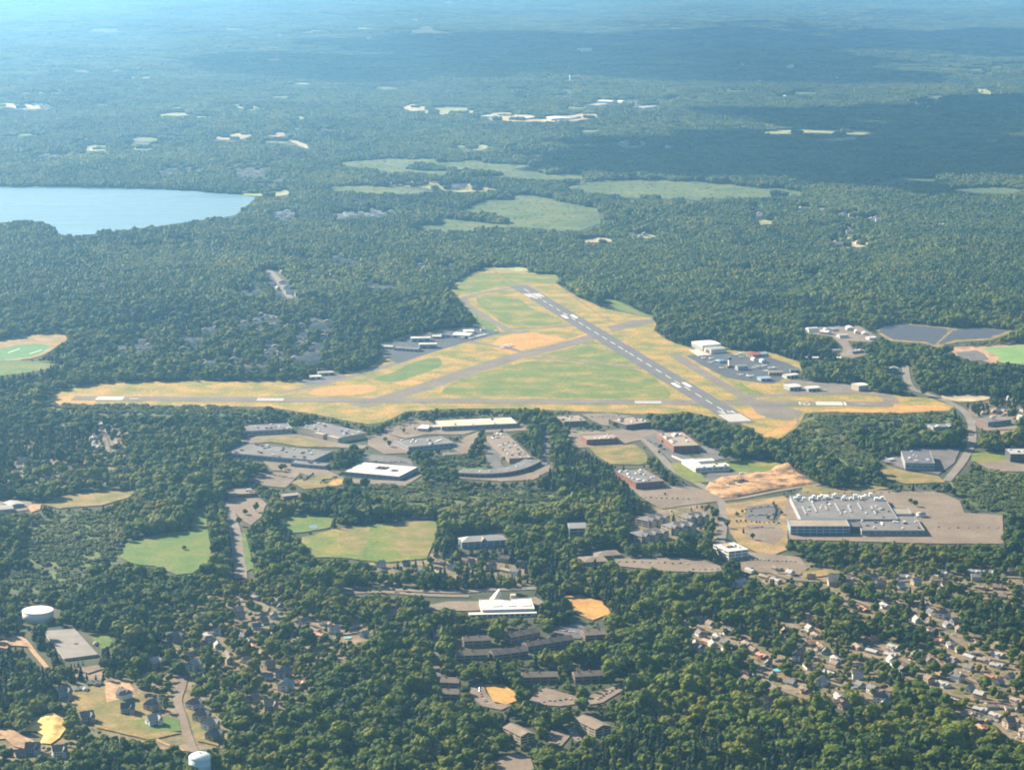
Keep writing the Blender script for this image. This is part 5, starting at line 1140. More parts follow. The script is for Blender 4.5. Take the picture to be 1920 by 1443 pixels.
# ------------------------------------------------------------------ cars
CARM = {c: flatmat('car_paint_' + c, v, .3, .5) for c, v in (('white', (.75, .75, .73)), ('silver', (.45, .46, .48)), ('black', (.03, .03, .035)), ('red', (.35, .04, .03)), ('blue', (.06, .12, .25)))}
def car_proto(c):
    t = bpy.data.objects.new('parked_car', None); COL.objects.link(t)
    b = MB(); b.box(-2.2, 2.2, -.88, .88, .35, .95); b.add([(-1.5, -.8, .95), (1.0, -.8, .95), (1.0, .8, .95), (-1.5, .8, .95), (-1.0, -.65, 1.45), (.4, -.65, 1.45), (.4, .65, 1.45), (-1.0, .65, 1.45)], [(4, 5, 6, 7), (0, 1, 5, 4), (1, 2, 6, 5), (2, 3, 7, 6), (3, 0, 4, 7)])
    b.build('body', CARM[c], t)
    g = MB(); g.add([(1.02, -.7, 1.0), (1.02, .7, 1.0), (.44, .6, 1.43), (.44, -.6, 1.43)], [(0, 1, 2, 3)]).add([(-1.52, .7, 1.0), (-1.52, -.7, 1.0), (-1.04, -.6, 1.43), (-1.04, .6, 1.43)], [(0, 1, 2, 3)]); g.build('windscreen', GLASS, t)
    for x in (-1.35, 1.35):
        for y in (-.9, .7): MB().add(*(lambda q: (q.v, q.f))(MB().bar((x, y, .33), (x, y + .2, .33), .33, 10))).build('wheel', DARKW, t)
    t['category'] = 'car'; return t
CP = {c: car_proto(c) for c in CARM}; CU = set()
def car(p, rz, where, c=None, label=None):
    c = c or rnd.choice(('white', 'white', 'silver', 'black', 'red', 'blue')); lab = label or '%s car parked along the %s' % (c, where)
    if c not in CU: CU.add(c); o = CP[c]; o.location = p; o.rotation_euler = (0, 0, rz); o['label'] = lab
    else: o = copy_tree(CP[c], p, rz, lab)
    o['group'] = 'cars, ' + where; return o
def at(px, py, z=.6): x, y, h = G(px, py); return Vector((x, y, h + z))
for k, (px, py) in enumerate([(902, 1286), (900, 1291), (900, 1296), (902, 1302), (904, 1307), (908, 1312), (912, 1316), (880, 1284), (877, 1299), (876, 1302)]):
    car(at(px, py), .4 + k * .1, 'curved apartment drive')
for p, rz, where in cars[:80]: car(p + Vector((0, 0, .95)), rz, where)
for line, n, where in [([(1404, 955), (1448, 950)], 12, 'small square car park'), ([(1402, 968), (1450, 966)], 12, 'near row of the small square car park'), ([(1404, 990), (1450, 990)], 12, 'second small car park'), ([(1180, 932), (1290, 936)], 12, 'lot of the nearest brick building'), ([(1400, 1050), (1490, 1054)], 12, 'car park of the white office'), ([(1160, 1054), (1290, 1058)], 10, 'far row of the long tan car park'),
                       ([(1500, 925), (1680, 924)], 14, 'back of the huge factory'), ([(1760, 990), (1870, 990)], 7, 'right end of the huge lot'), ([(1018, 815), (1022, 860)], 9, 'grey parking strip'), ([(1215, 826), (1250, 844)], 8, 'lot of the tall brick block'), ([(745, 806), (775, 796)], 6, 'lot left of the cream warehouse'), ([(1090, 784), (1160, 780)], 8, 'lot between the brown blocks'),
                       ([(1045, 1182), (1080, 1188)], 9, 'small lot of the brown apartments'), ([(1005, 1208), (1035, 1196)], 5, 'slanting brown block'), ([(1120, 1312), (1160, 1290)], 8, 'lane by the swimming pool'), ([(1000, 1318), (1070, 1312)], 8, 'paved court of the brown apartments'),
                       ([(1030, 1380), (1046, 1394)], 5, 'left parking court at the bottom'), ([(1068, 1370), (1082, 1386)], 4, 'right parking court at the bottom'), ([(700, 866), (762, 868)], 14, 'lot behind the bright white roof'), ([(515, 892), (552, 898)], 8, 'tan car park below the grey roofs'),
                       ([(1300, 1068), (1345, 1068)], 5, 'long tan car park'), ([(1283, 1014), (1308, 1014)], 5, 'apartment estate'), ([(1820, 668), (1826, 667)], 2, 'gravel yard by the green mound'), ([(820, 846), (850, 849)], 7, 'wooded yard below the grey factory')]:
    for k in range(n): p = lerp(line[0], line[1], k / max(1, n - 1)); car(at(p[0] + rnd.uniform(-.6, .6), p[1] + rnd.uniform(-.8, .8), 1.0), 1.2 + rnd.uniform(-.1, .1), where)
for c in CP:
    if c not in CU: [bpy.data.objects.remove(q) for q in list(CP[c].children)]; bpy.data.objects.remove(CP[c])

# ------------------------------------------------------------------ aircraft
PW = flatmat('aircraft_paint', (.80, .80, .78), .35, .5)
def plane_proto():
    t = bpy.data.objects.new('light_aircraft', None); COL.objects.link(t)
    b = MB(); b.bar((3.2, 0, 1.3), (1.2, 0, 1.5), .45, 8, .75).bar((1.2, 0, 1.5), (-1.2, 0, 1.5), .75, 8, .65).bar((-1.2, 0, 1.5), (-5.0, 0, 1.75), .6, 8, .2); b.build('fuselage', PW, t, True)
    MB().box(-.4, 1.2, -5.5, 5.5, 2.2, 2.4).build('wing', PW, t); MB().box(-5.2, -4.1, -1.8, 1.8, 1.8, 1.92).build('tailplane', PW, t)
    MB().add([(-5.3, -.08, 1.8), (-3.8, -.08, 1.8), (-4.6, -.08, 3.3), (-5.4, -.08, 3.3), (-5.3, .08, 1.8), (-3.8, .08, 1.8), (-4.6, .08, 3.3), (-5.4, .08, 3.3)], [(0, 1, 2, 3), (7, 6, 5, 4), (0, 4, 5, 1), (1, 5, 6, 2), (2, 6, 7, 3), (3, 7, 4, 0)]).build('fin', PW, t)
    MB().box(3.2, 3.3, -.08, .08, .4, 2.3).build('propeller', DARKW, t)
    g = MB(); g.bar((2.6, 0, .9), (2.6, 0, .2), .1, 5).bar((.2, -.6, 1), (.2, -1.3, .2), .1, 5).bar((.2, .6, 1), (.2, 1.3, .2), .1, 5); g.build('landing_gear', UNIT, t)
    t['category'] = 'aircraft'; return t
pp = plane_proto(); first = True
def plane(px, py, rz, label, group, s=1.15):
    global first
    p = at(px, py, .9)
    if first: o = pp; first = False; o.location = p; o.rotation_euler = (0, 0, rz); o.scale = (s,) * 3; o['label'] = label; o['group'] = group
    else: o = copy_tree(pp, p, rz, label, group, s)
    clear(Vector(p), rz, -5, 4, -6, 6, 3)
for k, (x, y) in enumerate([(195, 475), (235, 500), (260, 468), (320, 505), (315, 548), (435, 612), (600, 462), (655, 445), (655, 488), (645, 688), (755, 708), (800, 612), (850, 600), (922, 585), (985, 612), (1024, 608), (930, 645)]):
    lab = 'largest white aircraft alone at the near side of the dark apron' if k == 10 else 'white twin aircraft in the middle of the apron, right of the vaulted hangar' if k == 12 else 'small white aircraft parked on the dark apron by the control tower'
    plane(1280 + x / 6, 590 + y / 6, rnd.uniform(0, 6.28), lab, None if k in (10, 12) else 'aircraft by the control tower', 1.7 if k in (10, 12) else 1.2)
    if k in (10, 12): pass
for k, (x, y) in enumerate([(1078, 303), (1110, 295), (1140, 285), (1166, 278), (1196, 270), (1226, 263)]): plane(680 + x / 5.333, 580 + y / 5.333, -1.1, 'white aircraft in the neat row of six on the left apron', 'row of six aircraft', 1.25)
plane(680 + 990 / 5.333, 580 + 293 / 5.333, 2.6, 'white aircraft before the broad white roofed hangar', None, 1.4); plane(680 + 1335 / 5.333, 580 + 228 / 5.333, .4, 'white aircraft at the far right tip of the left apron', None, 1.1)
for lab, x, y, s in (('leftmost of three white aircraft on the grass by the orange patch', 1390, 395, 1.3), ('middle and largest of three white aircraft by the orange patch', 1436, 382, 2.0), ('rightmost of three white aircraft by the orange patch', 1478, 370, 1.5)):
    plane(680 + x / 5.333, 580 + y / 5.333, 2.7, lab, None, s)

# trailers in the wood, solar rows, pools
def trailer_proto():
    t = bpy.data.objects.new('box_trailer', None); COL.objects.link(t)
    MB().box(-1.3, 1.3, -4.5, 4.5, 1.0, 4.2).build('box', WHITE, t); MB().box(-1.32, 1.32, -4.52, 4.52, 4.203, 4.3).build('roof', RWHITE, t)
    w_ = MB()
    for y in (-3.5, -2.4):
        for x in (-1.2, .9): w_.bar((x, y, .5), (x + .3, y, .5), .5, 10)
    w_.build('wheels', DARKW, t); MB().box(-.1, .1, 4.53, 5.6, .8, .95).build('drawbar', UNITD, t)
    t['category'] = 'trailer'; t['group'] = 'row of white trailers in the wood'; t['label'] = 'white box trailer in the long row between the apron and the wood'; return t
tp = trailer_proto()
for k in range(11):
    px = 1501 + k * 4.1 if k < 9 else 1571 + (k - 9) * 5
    p = at(px, 673, 0)
    o = tp if k == 0 else copy_tree(tp, p, .1)
    o.location = p; o.rotation_euler = (0, 0, .1); clear(p, .1, -1.5, 1.5, -4.5, 4.5, 5)
patch('dirt_yard', [(1498, 675), (1545, 674), (1580, 674), (1580, 670), (1498, 669)], LOT, 1, label='strip of dirt under the row of trailers')
PANEL = flatmat('solar_panel', (.15, .15, .17), .65, .3)
def solar(poly, label):
    P = [Vector(G(*p)).xy for p in poly]; y0 = min(p.y for p in P); y1 = max(p.y for p in P); mb = MB(); y = y0 + 4
    while y < y1:
        xsn = []
        for i in range(len(P)):
            a, b = P[i], P[(i + 1) % len(P)]
            if (a.y > y) != (b.y > y): xsn.append(a.x + (b.x - a.x) * (y - a.y) / (b.y - a.y))
        xsn.sort()
        for a, b in zip(xsn[::2], xsn[1::2]):
            x = a
            while x < b - 6:
                e = min(x + 24, b); z0, z1 = 1.0, 2.7
                mb.add([(x, y, z0), (e - .8, y, z0), (e - .8, y + 3.6, z1), (x, y + 3.6, z1), (x, y, z0 - .1), (e - .8, y, z0 - .1), (e - .8, y + 3.6, z1 - .1), (x, y + 3.6, z1 - .1)], [(0, 1, 2, 3), (7, 6, 5, 4), (0, 4, 5, 1), (1, 5, 6, 2), (2, 6, 7, 3), (3, 7, 4, 0)]); x += 24
        y += 7.0
    fill(poly, 1); o = mb.build('solar_panels', PANEL); tagit(o, label, kind='stuff')
solar([(1649, 623.5), (1656, 614), (1702, 610), (1771, 617.5), (1782, 621), (1752, 647.5), (1735, 641.5), (1676, 638)], 'left solar array, dark blue grey rows of panels')
solar([(1788, 621.5), (1834, 617.5), (1891, 621), (1853, 635.5), (1795, 638), (1758, 647.5)], 'right solar array beyond the thin dividing track')
for px, py, r_, lab in ((239, 1345, 5.0, 'round turquoise pool below the dark roofed house'), (1457, 1257, 4.5, 'turquoise pool in a garden of the lower right suburb'), (1175, 1285, 5.5, 'turquoise pool by the brown apartments'), (652, 1196, 4.0, 'blue pool in the deep wood'), (1788, 1160, 4.0, 'light blue pool beside the large white house'), (488, 1172, 4.0, 'blue pool beyond the hidden street')):
    A = at(px, py, .9); t = empty('swimming_pool', A, label=lab, cat='pool')
    MB().cyl(0, 0, -.9, .25, r_ + .8, n=24).build('rim', CONC, t); MB().cyl(0, 0, .252, .30, r_, n=24).build('water', POOLW, t)
    clear(A, 0, -r_ - 1, r_ + 1, -r_ - 5, r_ + 1, 2)
# ------------------------------------------------------------------ trees
def ico(sub):
    bm = bmesh.new(); bmesh.ops.create_icosphere(bm, subdivisions=sub, radius=1)
    v = np.array([q.co[:] for q in bm.verts]); f = [[q.index for q in g.verts] for g in bm.faces]; bm.free(); return v, f
ICO1, ICO2 = ico(1), ico(2)
def crown(seed, R, H, base, lobes, quads, m, cone=False, sub=2):
    r = np.random.default_rng(seed); mb = MB(); iv, jf = ICO2 if sub == 2 else ICO1
    cz = base + (H - base) * .5; hz = (H - base) * .5; spots = []
    for k in range(lobes):
        if cone:
            t = (k + .5) / lobes; z = base + (H - base) * t * .95; a = k * 2.4; rr = R * (1 - t) * .45
            c = np.array((math.cos(a) * rr, math.sin(a) * rr, z)); s = np.array((1, 1, .8)) * (R * (1 - t) * .75 + .5)
        elif k == 0: c = np.array((0, 0, cz)); s = np.array((R * .66, R * .66, hz * .72))
        else:
            a = k * 2.39996 + r.uniform(-.5, .5); ph = math.asin(r.uniform(-.45, .95)); q = r.uniform(.52, .74)
            c = np.array((math.cos(a) * math.cos(ph) * R * q, math.sin(a) * math.cos(ph) * R * q, cz + math.sin(ph) * hz * q))
            s = np.array((1, 1, .8)) * R * r.uniform(.27, .46)
        v = iv * (1 + r.uniform(-.20, .20, (len(iv), 1))) * s + c; mb.add(v, jf); spots.append((c, s))
    for k in range(quads):
        c, s = spots[r.integers(len(spots))]; d = r.normal(size=3); d /= np.linalg.norm(d); d[2] = abs(d[2]) if r.random() < .7 else d[2]
        p = c + d * s * r.uniform(.9, 1.25); u = np.cross(d, r.normal(size=3)); u /= np.linalg.norm(u) + 1e-6; w_ = np.cross(d, u) + d * r.uniform(-.5, .5); e = r.uniform(.4, .85)
        mb.add([p - u * e - w_ * e * .7, p + u * e - w_ * e * .4, p + u * e * .6 + w_ * e, p - u * e * .8 + w_ * e * .8], [(0, 1, 2, 3)])
    return mb.mesh('crown', m)
def trunk(seed, H, r0):
    r = random.Random(seed); mb = MB(); mb.bar((0, 0, -.3), (0, 0, H * .5), r0, 7, r0 * .6)
    for k in range(3):
        a = k * 2.1 + r.random(); mb.bar((0, 0, H * .32 + k * .6), (math.cos(a) * H * .16, math.sin(a) * H * .16, H * .62), r0 * .5, 5, r0 * .15)
    return mb.mesh('trunk', BARK)
NEAR = []     # (crown, trunk, height)
for k, (R, H, b) in enumerate([(5.6, 15, 2.2), (6.4, 14, 2.0), (4.8, 16.5, 2.5), (5.2, 13, 1.8), (6.9, 16, 2.4), (4.4, 12, 1.6)]):
    NEAR.append((crown(40 + k, R, H, b, 15, 170, FOL['broadleaf']), trunk(k, H, .42)))
NEAR.append((crown(60, 3.3, 18, 1.5, 12, 120, FOL['conifer'], True), trunk(9, 18, .3)))
NEAR.append((crown(61, 4.6, 11, 1.5, 12, 120, FOL['redleaf']), trunk(10, 11, .3)))
def pool(name, meshes):
    c = bpy.data.collections.new(name); out = []
    for k, me in enumerate(meshes):
        o = bpy.data.objects.new('%s_%02d' % (name, k), me); c.objects.link(o); out.append(o)
    return c
def clump(seed, size, n, R, H, m, sub=1, lob=3):
    r = np.random.default_rng(seed); mb = MB(); iv, jf = ICO1
    g = int(math.ceil(math.sqrt(n))); cs = size / g
    for i in range(g):
        for j in range(g):
            x = (i + .5 + r.uniform(-.4, .4)) * cs - size / 2; y = (j + .5 + r.uniform(-.4, .4)) * cs - size / 2
            rr = R * r.uniform(.75, 1.25); hh = H * r.uniform(.75, 1.2)
            for q in range(lob):
                a = r.uniform(0, TAU); o = 0 if q == 0 else rr * .55
                s = np.array((rr, rr, hh * .42)) if q == 0 else np.array((1, 1, .9)) * rr * r.uniform(.4, .6)
                c = np.array((x + math.cos(a) * o, y + math.sin(a) * o, hh * .56 if q == 0 else hh * r.uniform(.6, .85)))
                mb.add(iv * (1 + r.uniform(-.22, .22, (len(iv), 1))) * s + c, jf)
    return mb.mesh('clump', m)
NEARC = pool('near_crowns', [n[0] for n in NEAR])
MIDC = pool('mid_clumps', [clump(70 + k, 21, 5, 6.2, 15.5, FOL['broadleaf'], lob=4) for k in range(9)])
FARC = pool('far_clumps', [clump(80 + k, 42, 20, 6.0, 14.5, FOL['broadleaf'], lob=2) for k in range(6)])
VFARC = pool('very_far_clumps', [clump(90 + k, 125, 110, 7.5, 15, FOL['broadleaf'], lob=1) for k in range(5)])
SCRUBC = pool('scrub_clumps', [clump(100 + k, 9, 5, 2.2, 3.4, FOL['scrub'], lob=2) for k in range(5)])

def scatter(name, label, coll, P, rot, sc, idx):
    me = bpy.data.meshes.new(name); me.vertices.add(len(P)); me.vertices.foreach_set('co', np.asarray(P, np.float32).ravel())
    for nm, arr, ty in (('rot', rot, 'FLOAT'), ('idx', idx, 'INT')):
        a = me.attributes.new(nm, ty, 'POINT'); a.data.foreach_set('value', np.asarray(arr, np.float32 if ty == 'FLOAT' else np.int32))
    a = me.attributes.new('scl', 'FLOAT_VECTOR', 'POINT'); a.data.foreach_set('vector', np.asarray(sc, np.float32).ravel())
    o = obj(name, me); tagit(o, label, kind='stuff')
    ng = bpy.data.node_groups.new(name, 'GeometryNodeTree')
    ng.interface.new_socket('Geometry', in_out='INPUT', socket_type='NodeSocketGeometry'); ng.interface.new_socket('Geometry', in_out='OUTPUT', socket_type='NodeSocketGeometry')
    N = ng.nodes; gi = N.new('NodeGroupInput'); go = N.new('NodeGroupOutput'); ip = N.new('GeometryNodeInstanceOnPoints'); ci = N.new('GeometryNodeCollectionInfo')
    ci.inputs['Collection'].default_value = coll; ci.inputs['Separate Children'].default_value = True; ci.inputs['Reset Children'].default_value = True
    def na(nm, ty):
        n = N.new('GeometryNodeInputNamedAttribute'); n.data_type = ty; n.inputs[0].default_value = nm; return n.outputs[0]
    ip.inputs['Pick Instance'].default_value = True
    cx = N.new('ShaderNodeCombineXYZ'); Lk = ng.links.new
    Lk(na('rot', 'FLOAT'), cx.inputs[2]); er = N.new('FunctionNodeEulerToRotation'); Lk(cx.outputs[0], er.inputs[0])
    Lk(gi.outputs[0], ip.inputs['Points']); Lk(ci.outputs[0], ip.inputs['Instance']); Lk(na('idx', 'INT'), ip.inputs['Instance Index'])
    Lk(er.outputs[0], ip.inputs['Rotation']); Lk(na('scl', 'FLOAT_VECTOR'), ip.inputs['Scale']); Lk(ip.outputs[0], go.inputs[0])
    md = o.modifiers.new('scatter', 'NODES'); md.node_group = ng; return o
def grid(d0, d1, cell, margin=.30):
    """jittered points in the wedge the photo looks into"""
    W = margin * d1; x = np.arange(-W, W, cell); y = np.arange(d0 * .9, d1, cell)
    X, Y = np.meshgrid(x, y); X = X.ravel() + rng.uniform(-.42, .42, X.size) * cell; Y = Y.ravel() + rng.uniform(-.42, .42, Y.size) * cell
    d = np.hypot(X, Y); ok = (d >= d0) & (d < d1) & (np.abs(X) < margin * Y + 60); return X[ok], Y[ok]
def free(X, Y, h, cls=(1, 4, 5), spread=0):
    Z = height(X, Y); bad = np.zeros(len(X), bool); c0 = None
    for fz in (0, .45, .92):
        for dx in ((-spread, 0, spread) if spread else (-2.2, 2.2)):
            px, py = PROJ(X + dx, Y, Z + h * fz); c = lc_at(px, py); bad |= np.isin(c, cls + (6,) if fz == 0 else cls)
    px, py = PROJ(X, Y, Z); return ~bad, lc_at(px, py), Z
def lowf(X, Y, s, ph):
    return np.sin(X / s + ph + 1.3 * np.sin(Y / (s * 1.7))) * np.sin(Y / (s * 1.3) + ph * 2 + 1.1 * np.sin(X / (s * 1.9)))

# --- near woods
X, Y = grid(2120, 5600, 8.8)
n = len(X); S = 1.08 * rng.choice([.6, .8, .95, 1.12, 1.45], n, p=[.17, .24, .26, .2, .13]) * rng.uniform(.92, 1.08, n) * (1 + .2 * lowf(X, Y, 26, .3) + .14 * lowf(X, Y, 90, 1.3))
full, cls, Z = free(X, Y, 14.5 * S, cls=(1, 2, 4)); small, _, _ = free(X, Y, 6.5 * S, cls=(1, 2, 4))
u = rng.uniform(0, 1, n); g3 = cls == 3
keep_full = full & (~g3 | (u < .7)); keep_small = ~keep_full & small & (u < np.where(g3, .62, .6))
S = np.where(keep_small, S * .46, S); S = np.where(g3 & keep_full, S * .8, S); keep = keep_full | keep_small
v = rng.uniform(0, 1, n); idx = rng.integers(0, 6, n)
con = (lowf(X, Y, 160, 2.7) > .62) & (v < .5); idx = np.where(con | (v < .03), 6, idx); idx = np.where(g3 & (v > .985), 7, idx)
X, Y, Z, S, idx, g3 = (a[keep] for a in (X, Y, Z, S, idx, g3))
rot = rng.uniform(0, TAU, len(X)); SV = np.stack([S * rng.uniform(.88, 1.14, len(S)), S * rng.uniform(.88, 1.14, len(S)), S * rng.uniform(.85, 1.12, len(S))], 1)
# the largest three hundred in view stand as trees of their own
px, py = PROJ(X, Y, Z); inview = (px > 4) & (px < 1916) & (py < 1446)
g3v = np.where(inview & g3 & (py > 1150))[0]; g3v = g3v[np.argsort(-(S[g3v] * 4550 / Y[g3v]))][:130]
rest = np.where(inview & (S > .8))[0]; rest = rest[np.argsort(-S[rest] / Y[rest])][:170]
own = np.unique(np.concatenate([g3v, rest])); mask = np.zeros(len(X), bool); mask[own] = True
KN = ['broadleaf tree'] * 6 + ['dark fir tree', 'dark red leaved tree']
SHAPE = ['round', 'broad', 'tall', 'rounded', 'wide', 'small', 'dark pointed', 'dark red leaved']
SEEN = {}
def treelabel(i):
    sh = SHAPE[idx[i]]
    kind = 'fir' if idx[i] == 6 else 'tree'
    if g3[i]:
        d = sorted(((X[i] - a) ** 2 + (Y[i] - b) ** 2, a, b, l) for a, b, l in HLAB)[0]
        if d[0] < 60 ** 2:
            dx, dy = X[i] - d[1], Y[i] - d[2]
            w_ = ('right of' if dx > 0 else 'left of') if abs(dx) > abs(dy) * .6 else ('behind' if dy > 0 else 'before')
            l = ' '.join((sh + ' ' + kind + ' ' + w_ + ' the ' + d[3]).replace(',', '').split()[:16])
            while l.split()[-1] in ('the', 'of', 'with', 'a', 'in', 'at', 'by', 'just', 'and', 'left', 'right', 'from', 'before', 'below', 'above', 'to', 'one'): l = ' '.join(l.split()[:-1])
            return l, 'trees beside the houses'
        a = 'left' if px[i] < 640 else 'right'
        return '%s %s among the closely set houses of the lower %s neighbourhood' % (sh, kind, a), 'garden trees, lower ' + a
    for lim, w_ in ((150, 'below the sand heap in the bottom left corner'), (350, 'left of the water tower at the bottom edge'), (560, 'just right of the water tower at the bottom edge'), (760, 'in the wood between the water tower and the turning circle'),
                    (930, 'in the wood just left of the turning circle'), (1010, 'round the turning circle at the bottom edge'), (1250, 'in the wood below the tan apartment blocks'), (1500, 'in the bottom wood below the left end of the suburb'), (1720, 'in the bottom wood below the middle of the suburb'), (3000, 'in the wood of the bottom right corner')):
        if px[i] < lim: return '%s %s %s' % (sh, kind, w_), 'wood trees ' + w_
protos = {}
for i in own:
    i = int(i); lab, grp = treelabel(i); k = int(idx[i]); nm = 'fir_tree' if k == 6 else 'red_leaved_tree' if k == 7 else 'broadleaf_tree'
    if k not in protos:
        t = bpy.data.objects.new(nm, None); COL.objects.link(t); obj('crown', NEAR[k][0], t); obj('trunk', NEAR[k][1], t); protos[k] = t
    else: t = copy_tree(protos[k], (0, 0, 0), 0)
    t.location = (X[i], Y[i], Z[i]); t.rotation_euler = (0, 0, rot[i]); t.scale = tuple(SV[i]); tagit(t, lab, 'tree', grp)
m = ~mask; scatter('woodland', 'dense green broadleaf woods round the airfield and the houses', NEARC, np.stack([X[m], Y[m], Z[m]], 1), rot[m], SV[m], idx[m]); print('near', m.sum())
# lone trees in the lots and fields
for px_, py_, k, s, lab in [(345, 1031, 1, .55, 'dark bush alone in the bright green field'), (1363, 990, 2, .8, 'left one of the small dark trees on the dry lawn by the park road'), (1382, 968, 3, .6, 'small dark tree behind the others on the dry lawn'), (1394, 1000, 6, .55, 'slim dark tree in the middle of the dry lawn'),
                       (1411, 1012, 2, .7, 'dark tree at the near edge of the dry lawn'), (1440, 974, 3, .55, 'small tree at the corner of the small square car park'), (1465, 965, 3, .6, 'small tree left of the huge factory'), (1392, 962, 5, .5, 'little tree at the left of the square car park'),
                       (757, 812, 5, .8, 'round tree in the tan lot left of the cream warehouse'), (806, 807, 6, .6, 'dark fir between the annex and the cream warehouse'), (778, 806, 6, .4, 'small fir at the left corner of the annex'), (973, 799, 3, .85, 'tree at the right end of the cream warehouse'),
                       (730, 838, 0, .8, 'tree in the lot between the factories'), (722, 828, 3, .7, 'smaller tree behind it in the lot between the factories'), (527, 884, 0, .9, 'pair of trees on the drive, the one at left'), (534, 880, 3, .8, 'pair of trees on the drive, the one at right'),
                       (1107, 803, 5, .6, 'small tree right of the left brown flat block'), (1125, 806, 3, .7, 'tree at the start of the park road'), (1153, 800, 1, .75, 'dark tree at the left corner of the right brown flat block'), (1238, 842, 3, .75, 'tree left of the tall brick block'), (1236, 852, 2, .5, 'slim tree by the curving road'),
                       (1243, 832, 5, .7, 'tree at the brick wall of the tall brick block'), (1222, 870, 0, .6, 'dark tree at the corner of the square lawn'), (1246, 893, 3, .7, 'tree beside the curving park road'), (1256, 900, 5, .7, 'second tree beside the curving park road'), (1247, 929, 5, .45, 'small tree in the lot before the nearest brick building'),
                       (1594, 917, 5, .6, 'lone tree on the strip behind the huge factory'), (1716, 950, 4, .7, 'dark trees on the lot behind the round storage tank'), (1707, 943, 1, .6, 'smaller tree on the lot behind the round storage tank'), (940, 818, 2, .8, 'dark tree before the left wing of the brown warehouse'), (480, 960, 2, 1.0, 'dark slim tree beside the lot of the low brown building'),
                       (460, 965, 3, .8, 'round tree left of the slim tree at the low brown building'), (448, 985, 2, .9, 'tree at the head of the straight road'), (1860, 753, 1, .5, 'bush on the tan strip beyond the right road')]:
    if k not in protos:
        t = bpy.data.objects.new('fir_tree' if k == 6 else 'broadleaf_tree', None); COL.objects.link(t); obj('crown', NEAR[k][0], t); obj('trunk', NEAR[k][1], t); protos[k] = t
    else: t = copy_tree(protos[k], (0, 0, 0), 0)
    t.location = G(px_, py_); t.rotation_euler = (0, 0, rnd.uniform(0, 6)); t.scale = (s,) * 3; tagit(t, lab, 'tree')
    if 'group' in t: del t['group']
# rows along roads
row = []
for line, gap, s in [([(1010, 806), (1013, 868)], 9, .8), ([(905, 815), (880, 862)], 8, .8), ([(1450, 946), (1457, 960), (1450, 978)], 7, .35), ([(1378, 979), (1470, 983)], 7, .3), ([(1398, 958), (1420, 962)], 7, .3), ([(414, 950), (430, 1075)], 9, .9), ([(690, 1112), (990, 1098)], 16, .6), ([(600, 907), (640, 893)], 6, .35), ([(570, 903), (590, 890)], 6, .35)]:
    Q = [Vector(G(*p)) for p in line]
    for a, b in zip(Q, Q[1:]):
        for k in range(int((b - a).length / gap)):
            p = a + (b - a) * ((k + rnd.random() * .5) * gap / (b - a).length); row.append((p.x, p.y, 0, s * rnd.uniform(.75, 1.2)))
row = np.array(row); scatter('tree_rows', 'rows of small planted trees along the lots and roads', NEARC, row[:, :3], rng.uniform(0, 6, len(row)), np.repeat(row[:, 3:], 3, 1), rng.integers(0, 6, len(row)))
# --- scrub
X, Y = grid(2300, 5600, 7.0); px, py = PROJ(X, Y, 0); c = lc_at(px, py); ok = (c == 2) & (rng.uniform(0, 1, len(X)) < .42)
X, Y = X[ok], Y[ok]; S = rng.uniform(.6, 1.5, len(X)); scatter('scrub', 'low light green bushes on the scrubland', SCRUBC, np.stack([X, Y, X * 0], 1), rng.uniform(0, 6, len(X)), np.stack([S, S, S], 1), rng.integers(0, 5, len(X)))
X, Y = grid(5600, 9500, 17); Z = height(X, Y); px, py = PROJ(X, Y, Z); ok = (lc_at(px, py) == 4) & (rng.uniform(0, 1, len(X)) < .5); X, Y, Z = X[ok], Y[ok], Z[ok]
S = rng.uniform(.35, 1.0, len(X)); scatter('marsh_scrub', 'low bushes dotted over the marshes', SCRUBC, np.stack([X, Y, Z], 1), rng.uniform(0, 6, len(X)), np.stack([S, S, S * .8], 1), rng.integers(0, 5, len(X)))
# --- middle and far woods
def woods(name, label, coll, d0, d1, cell, h, nvar, spread):
    X, Y = grid(d0, d1, cell); ok, cls, Z = free(X, Y, h, spread=spread)
    dens = lowf(X, Y, 260, .9); ok = ok | ((cls == 5) & (rng.uniform(0, 1, len(X)) < .14)) | ((cls == 4) & (lowf(X, Y, 75, .4) + .6 * lowf(X, Y, 230, 2.2) > .78)); keep = ok & ~((dens < -.86) & (rng.uniform(0, 1, len(X)) < .6)); X, Y, Z = X[keep], Y[keep], Z[keep]; n = len(X)
    s = 1 + .12 * lowf(X, Y, 330, .2); zz = (rng.uniform(.75, 1.25, n) * (1 + .25 * lowf(X, Y, 150, 2.0) + .2 * lowf(X, Y, 45, .7)))
    scatter(name, label, coll, np.stack([X, Y, Z - .5], 1), rng.integers(0, 4, n) * math.pi / 2 + rng.uniform(-.4, .4, n), np.stack([s, s, zz], 1), rng.integers(0, nvar, n)); print(name, n)
woods('middle_woodland', 'blue green woods beyond the airfield and round the reservoir', MIDC, 5600, 9000, 18, 14, 9, 9)
woods('far_woodland', 'hazy far woods', FARC, 9000, 14500, 37, 14, 6, 18)
woods('horizon_woodland', 'farthest woods fading into blue haze', VFARC, 14500, 42000, 112, 12, 5, 40)

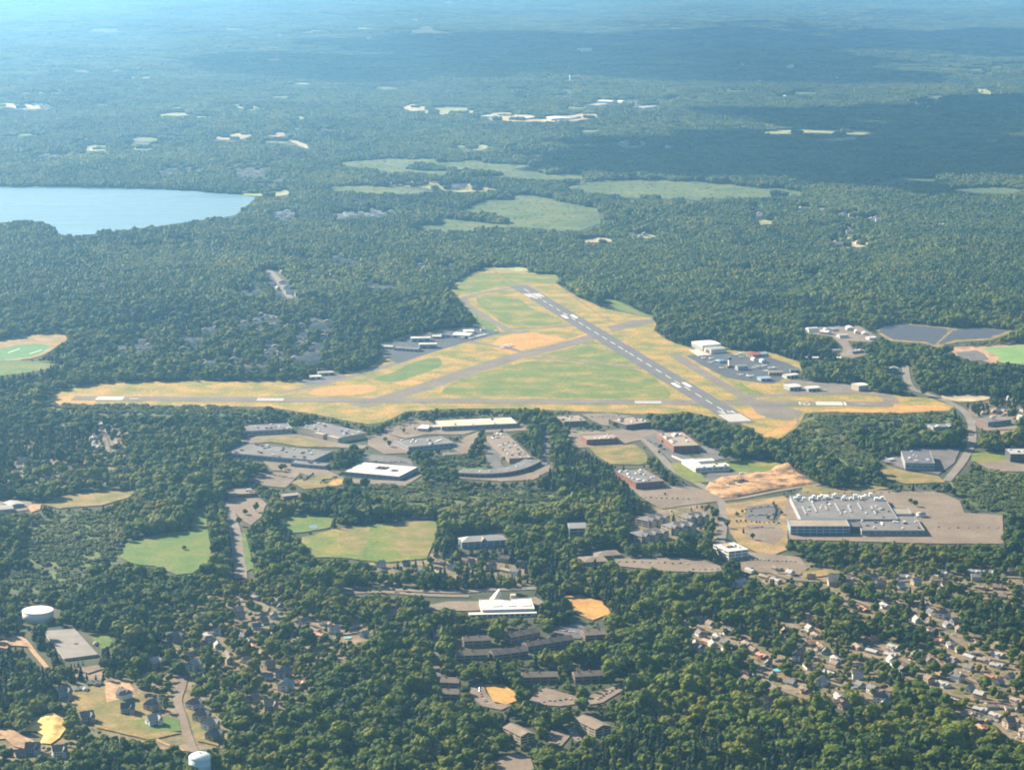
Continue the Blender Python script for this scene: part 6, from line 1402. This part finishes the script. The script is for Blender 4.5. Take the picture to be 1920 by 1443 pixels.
# ------------------------------------------------------------------ clouds (their shadows darken the far woods) and haze
CLM = bpy.data.materials.new('cloud'); CLM.use_nodes = True; CLM.node_tree.nodes['Principled BSDF'].inputs['Base Color'].default_value = (.9, .9, .9, 1); CLM.node_tree.nodes['Principled BSDF'].inputs['Roughness'].default_value = 1
def cloud(blobs, alt, label, seed):
    """cumulus whose shadow falls on the given photo pixels; blobs = (px, py, radius m)"""
    r = np.random.default_rng(seed); mb = MB(); iv, jf = ICO2; k = alt / math.tan(SUN_EL)
    for px, py, R in blobs:
        x, y, z = G(px, py); cx = x + SUNV.x / math.cos(SUN_EL) * k; cy_ = y + SUNV.y / math.cos(SUN_EL) * k
        for q in range(11):
            o = r.normal(0, .68, 3) * R; s = R * r.choice([.14, .22, .35, .5, .65])
            mb.add(iv * (1 + r.uniform(-.12, .12, (len(iv), 1))) * np.array((s, s, s * .55)) + np.array((cx + o[0], cy_ + o[1], alt + s * .3 + abs(o[2]) * .3)), jf)
    o = mb.build('cloud', CLM, smooth=True); tagit(o, label, kind='structure')
cloud([(1320, 268, 420), (1400, 278, 520), (1500, 285, 600), (1600, 290, 560), (1700, 270, 420), (1500, 316, 360), (1640, 318, 320), (1860, 285, 420)], 1700, 'cloud over the woods at right', 1)
cloud([(1780, 225, 620), (1860, 215, 700), (1940, 225, 700), (1680, 240, 420)], 1900, 'cloud farther off at right', 2)
cloud([(800, 92, 900), (840, 104, 1000), (900, 92, 1000), (920, 112, 1000), (1000, 98, 1000), (1020, 116, 1000), (1120, 104, 900), (1130, 118, 800), (1220, 120, 800), (1270, 114, 600), (740, 104, 700)], 1900, 'long cloud over the far hills', 3)
cloud([(1480, 84, 900), (1540, 76, 1100), (1620, 74, 1100), (1700, 80, 1100), (1780, 86, 800)], 2000, 'cloud over the far hills at right', 4)
cloud([(1120, 300, 200), (1180, 312, 260), (1250, 305, 330)], 1600, 'small cloud at the left of the shaded woods', 5)
hz = MB(); hz.box(-26000, 26000, -3600, 56000, GMIN - 3, 870)
HM = bpy.data.materials.new('haze'); HM.use_nodes = True; q = HM.node_tree; q.nodes.clear(); pv = q.nodes.new('ShaderNodeVolumePrincipled'); mo = q.nodes.new('ShaderNodeOutputMaterial')
pv.inputs['Density'].default_value = HAZE_DENSITY; pv.inputs['Color'].default_value = (*HAZE_COLOR, 1); pv.inputs['Anisotropy'].default_value = HAZE_G
q.links.new(pv.outputs[0], mo.inputs['Volume']); o = hz.build('haze', HM); tagit(o, 'pale blue summer haze over the land', kind='stuff')
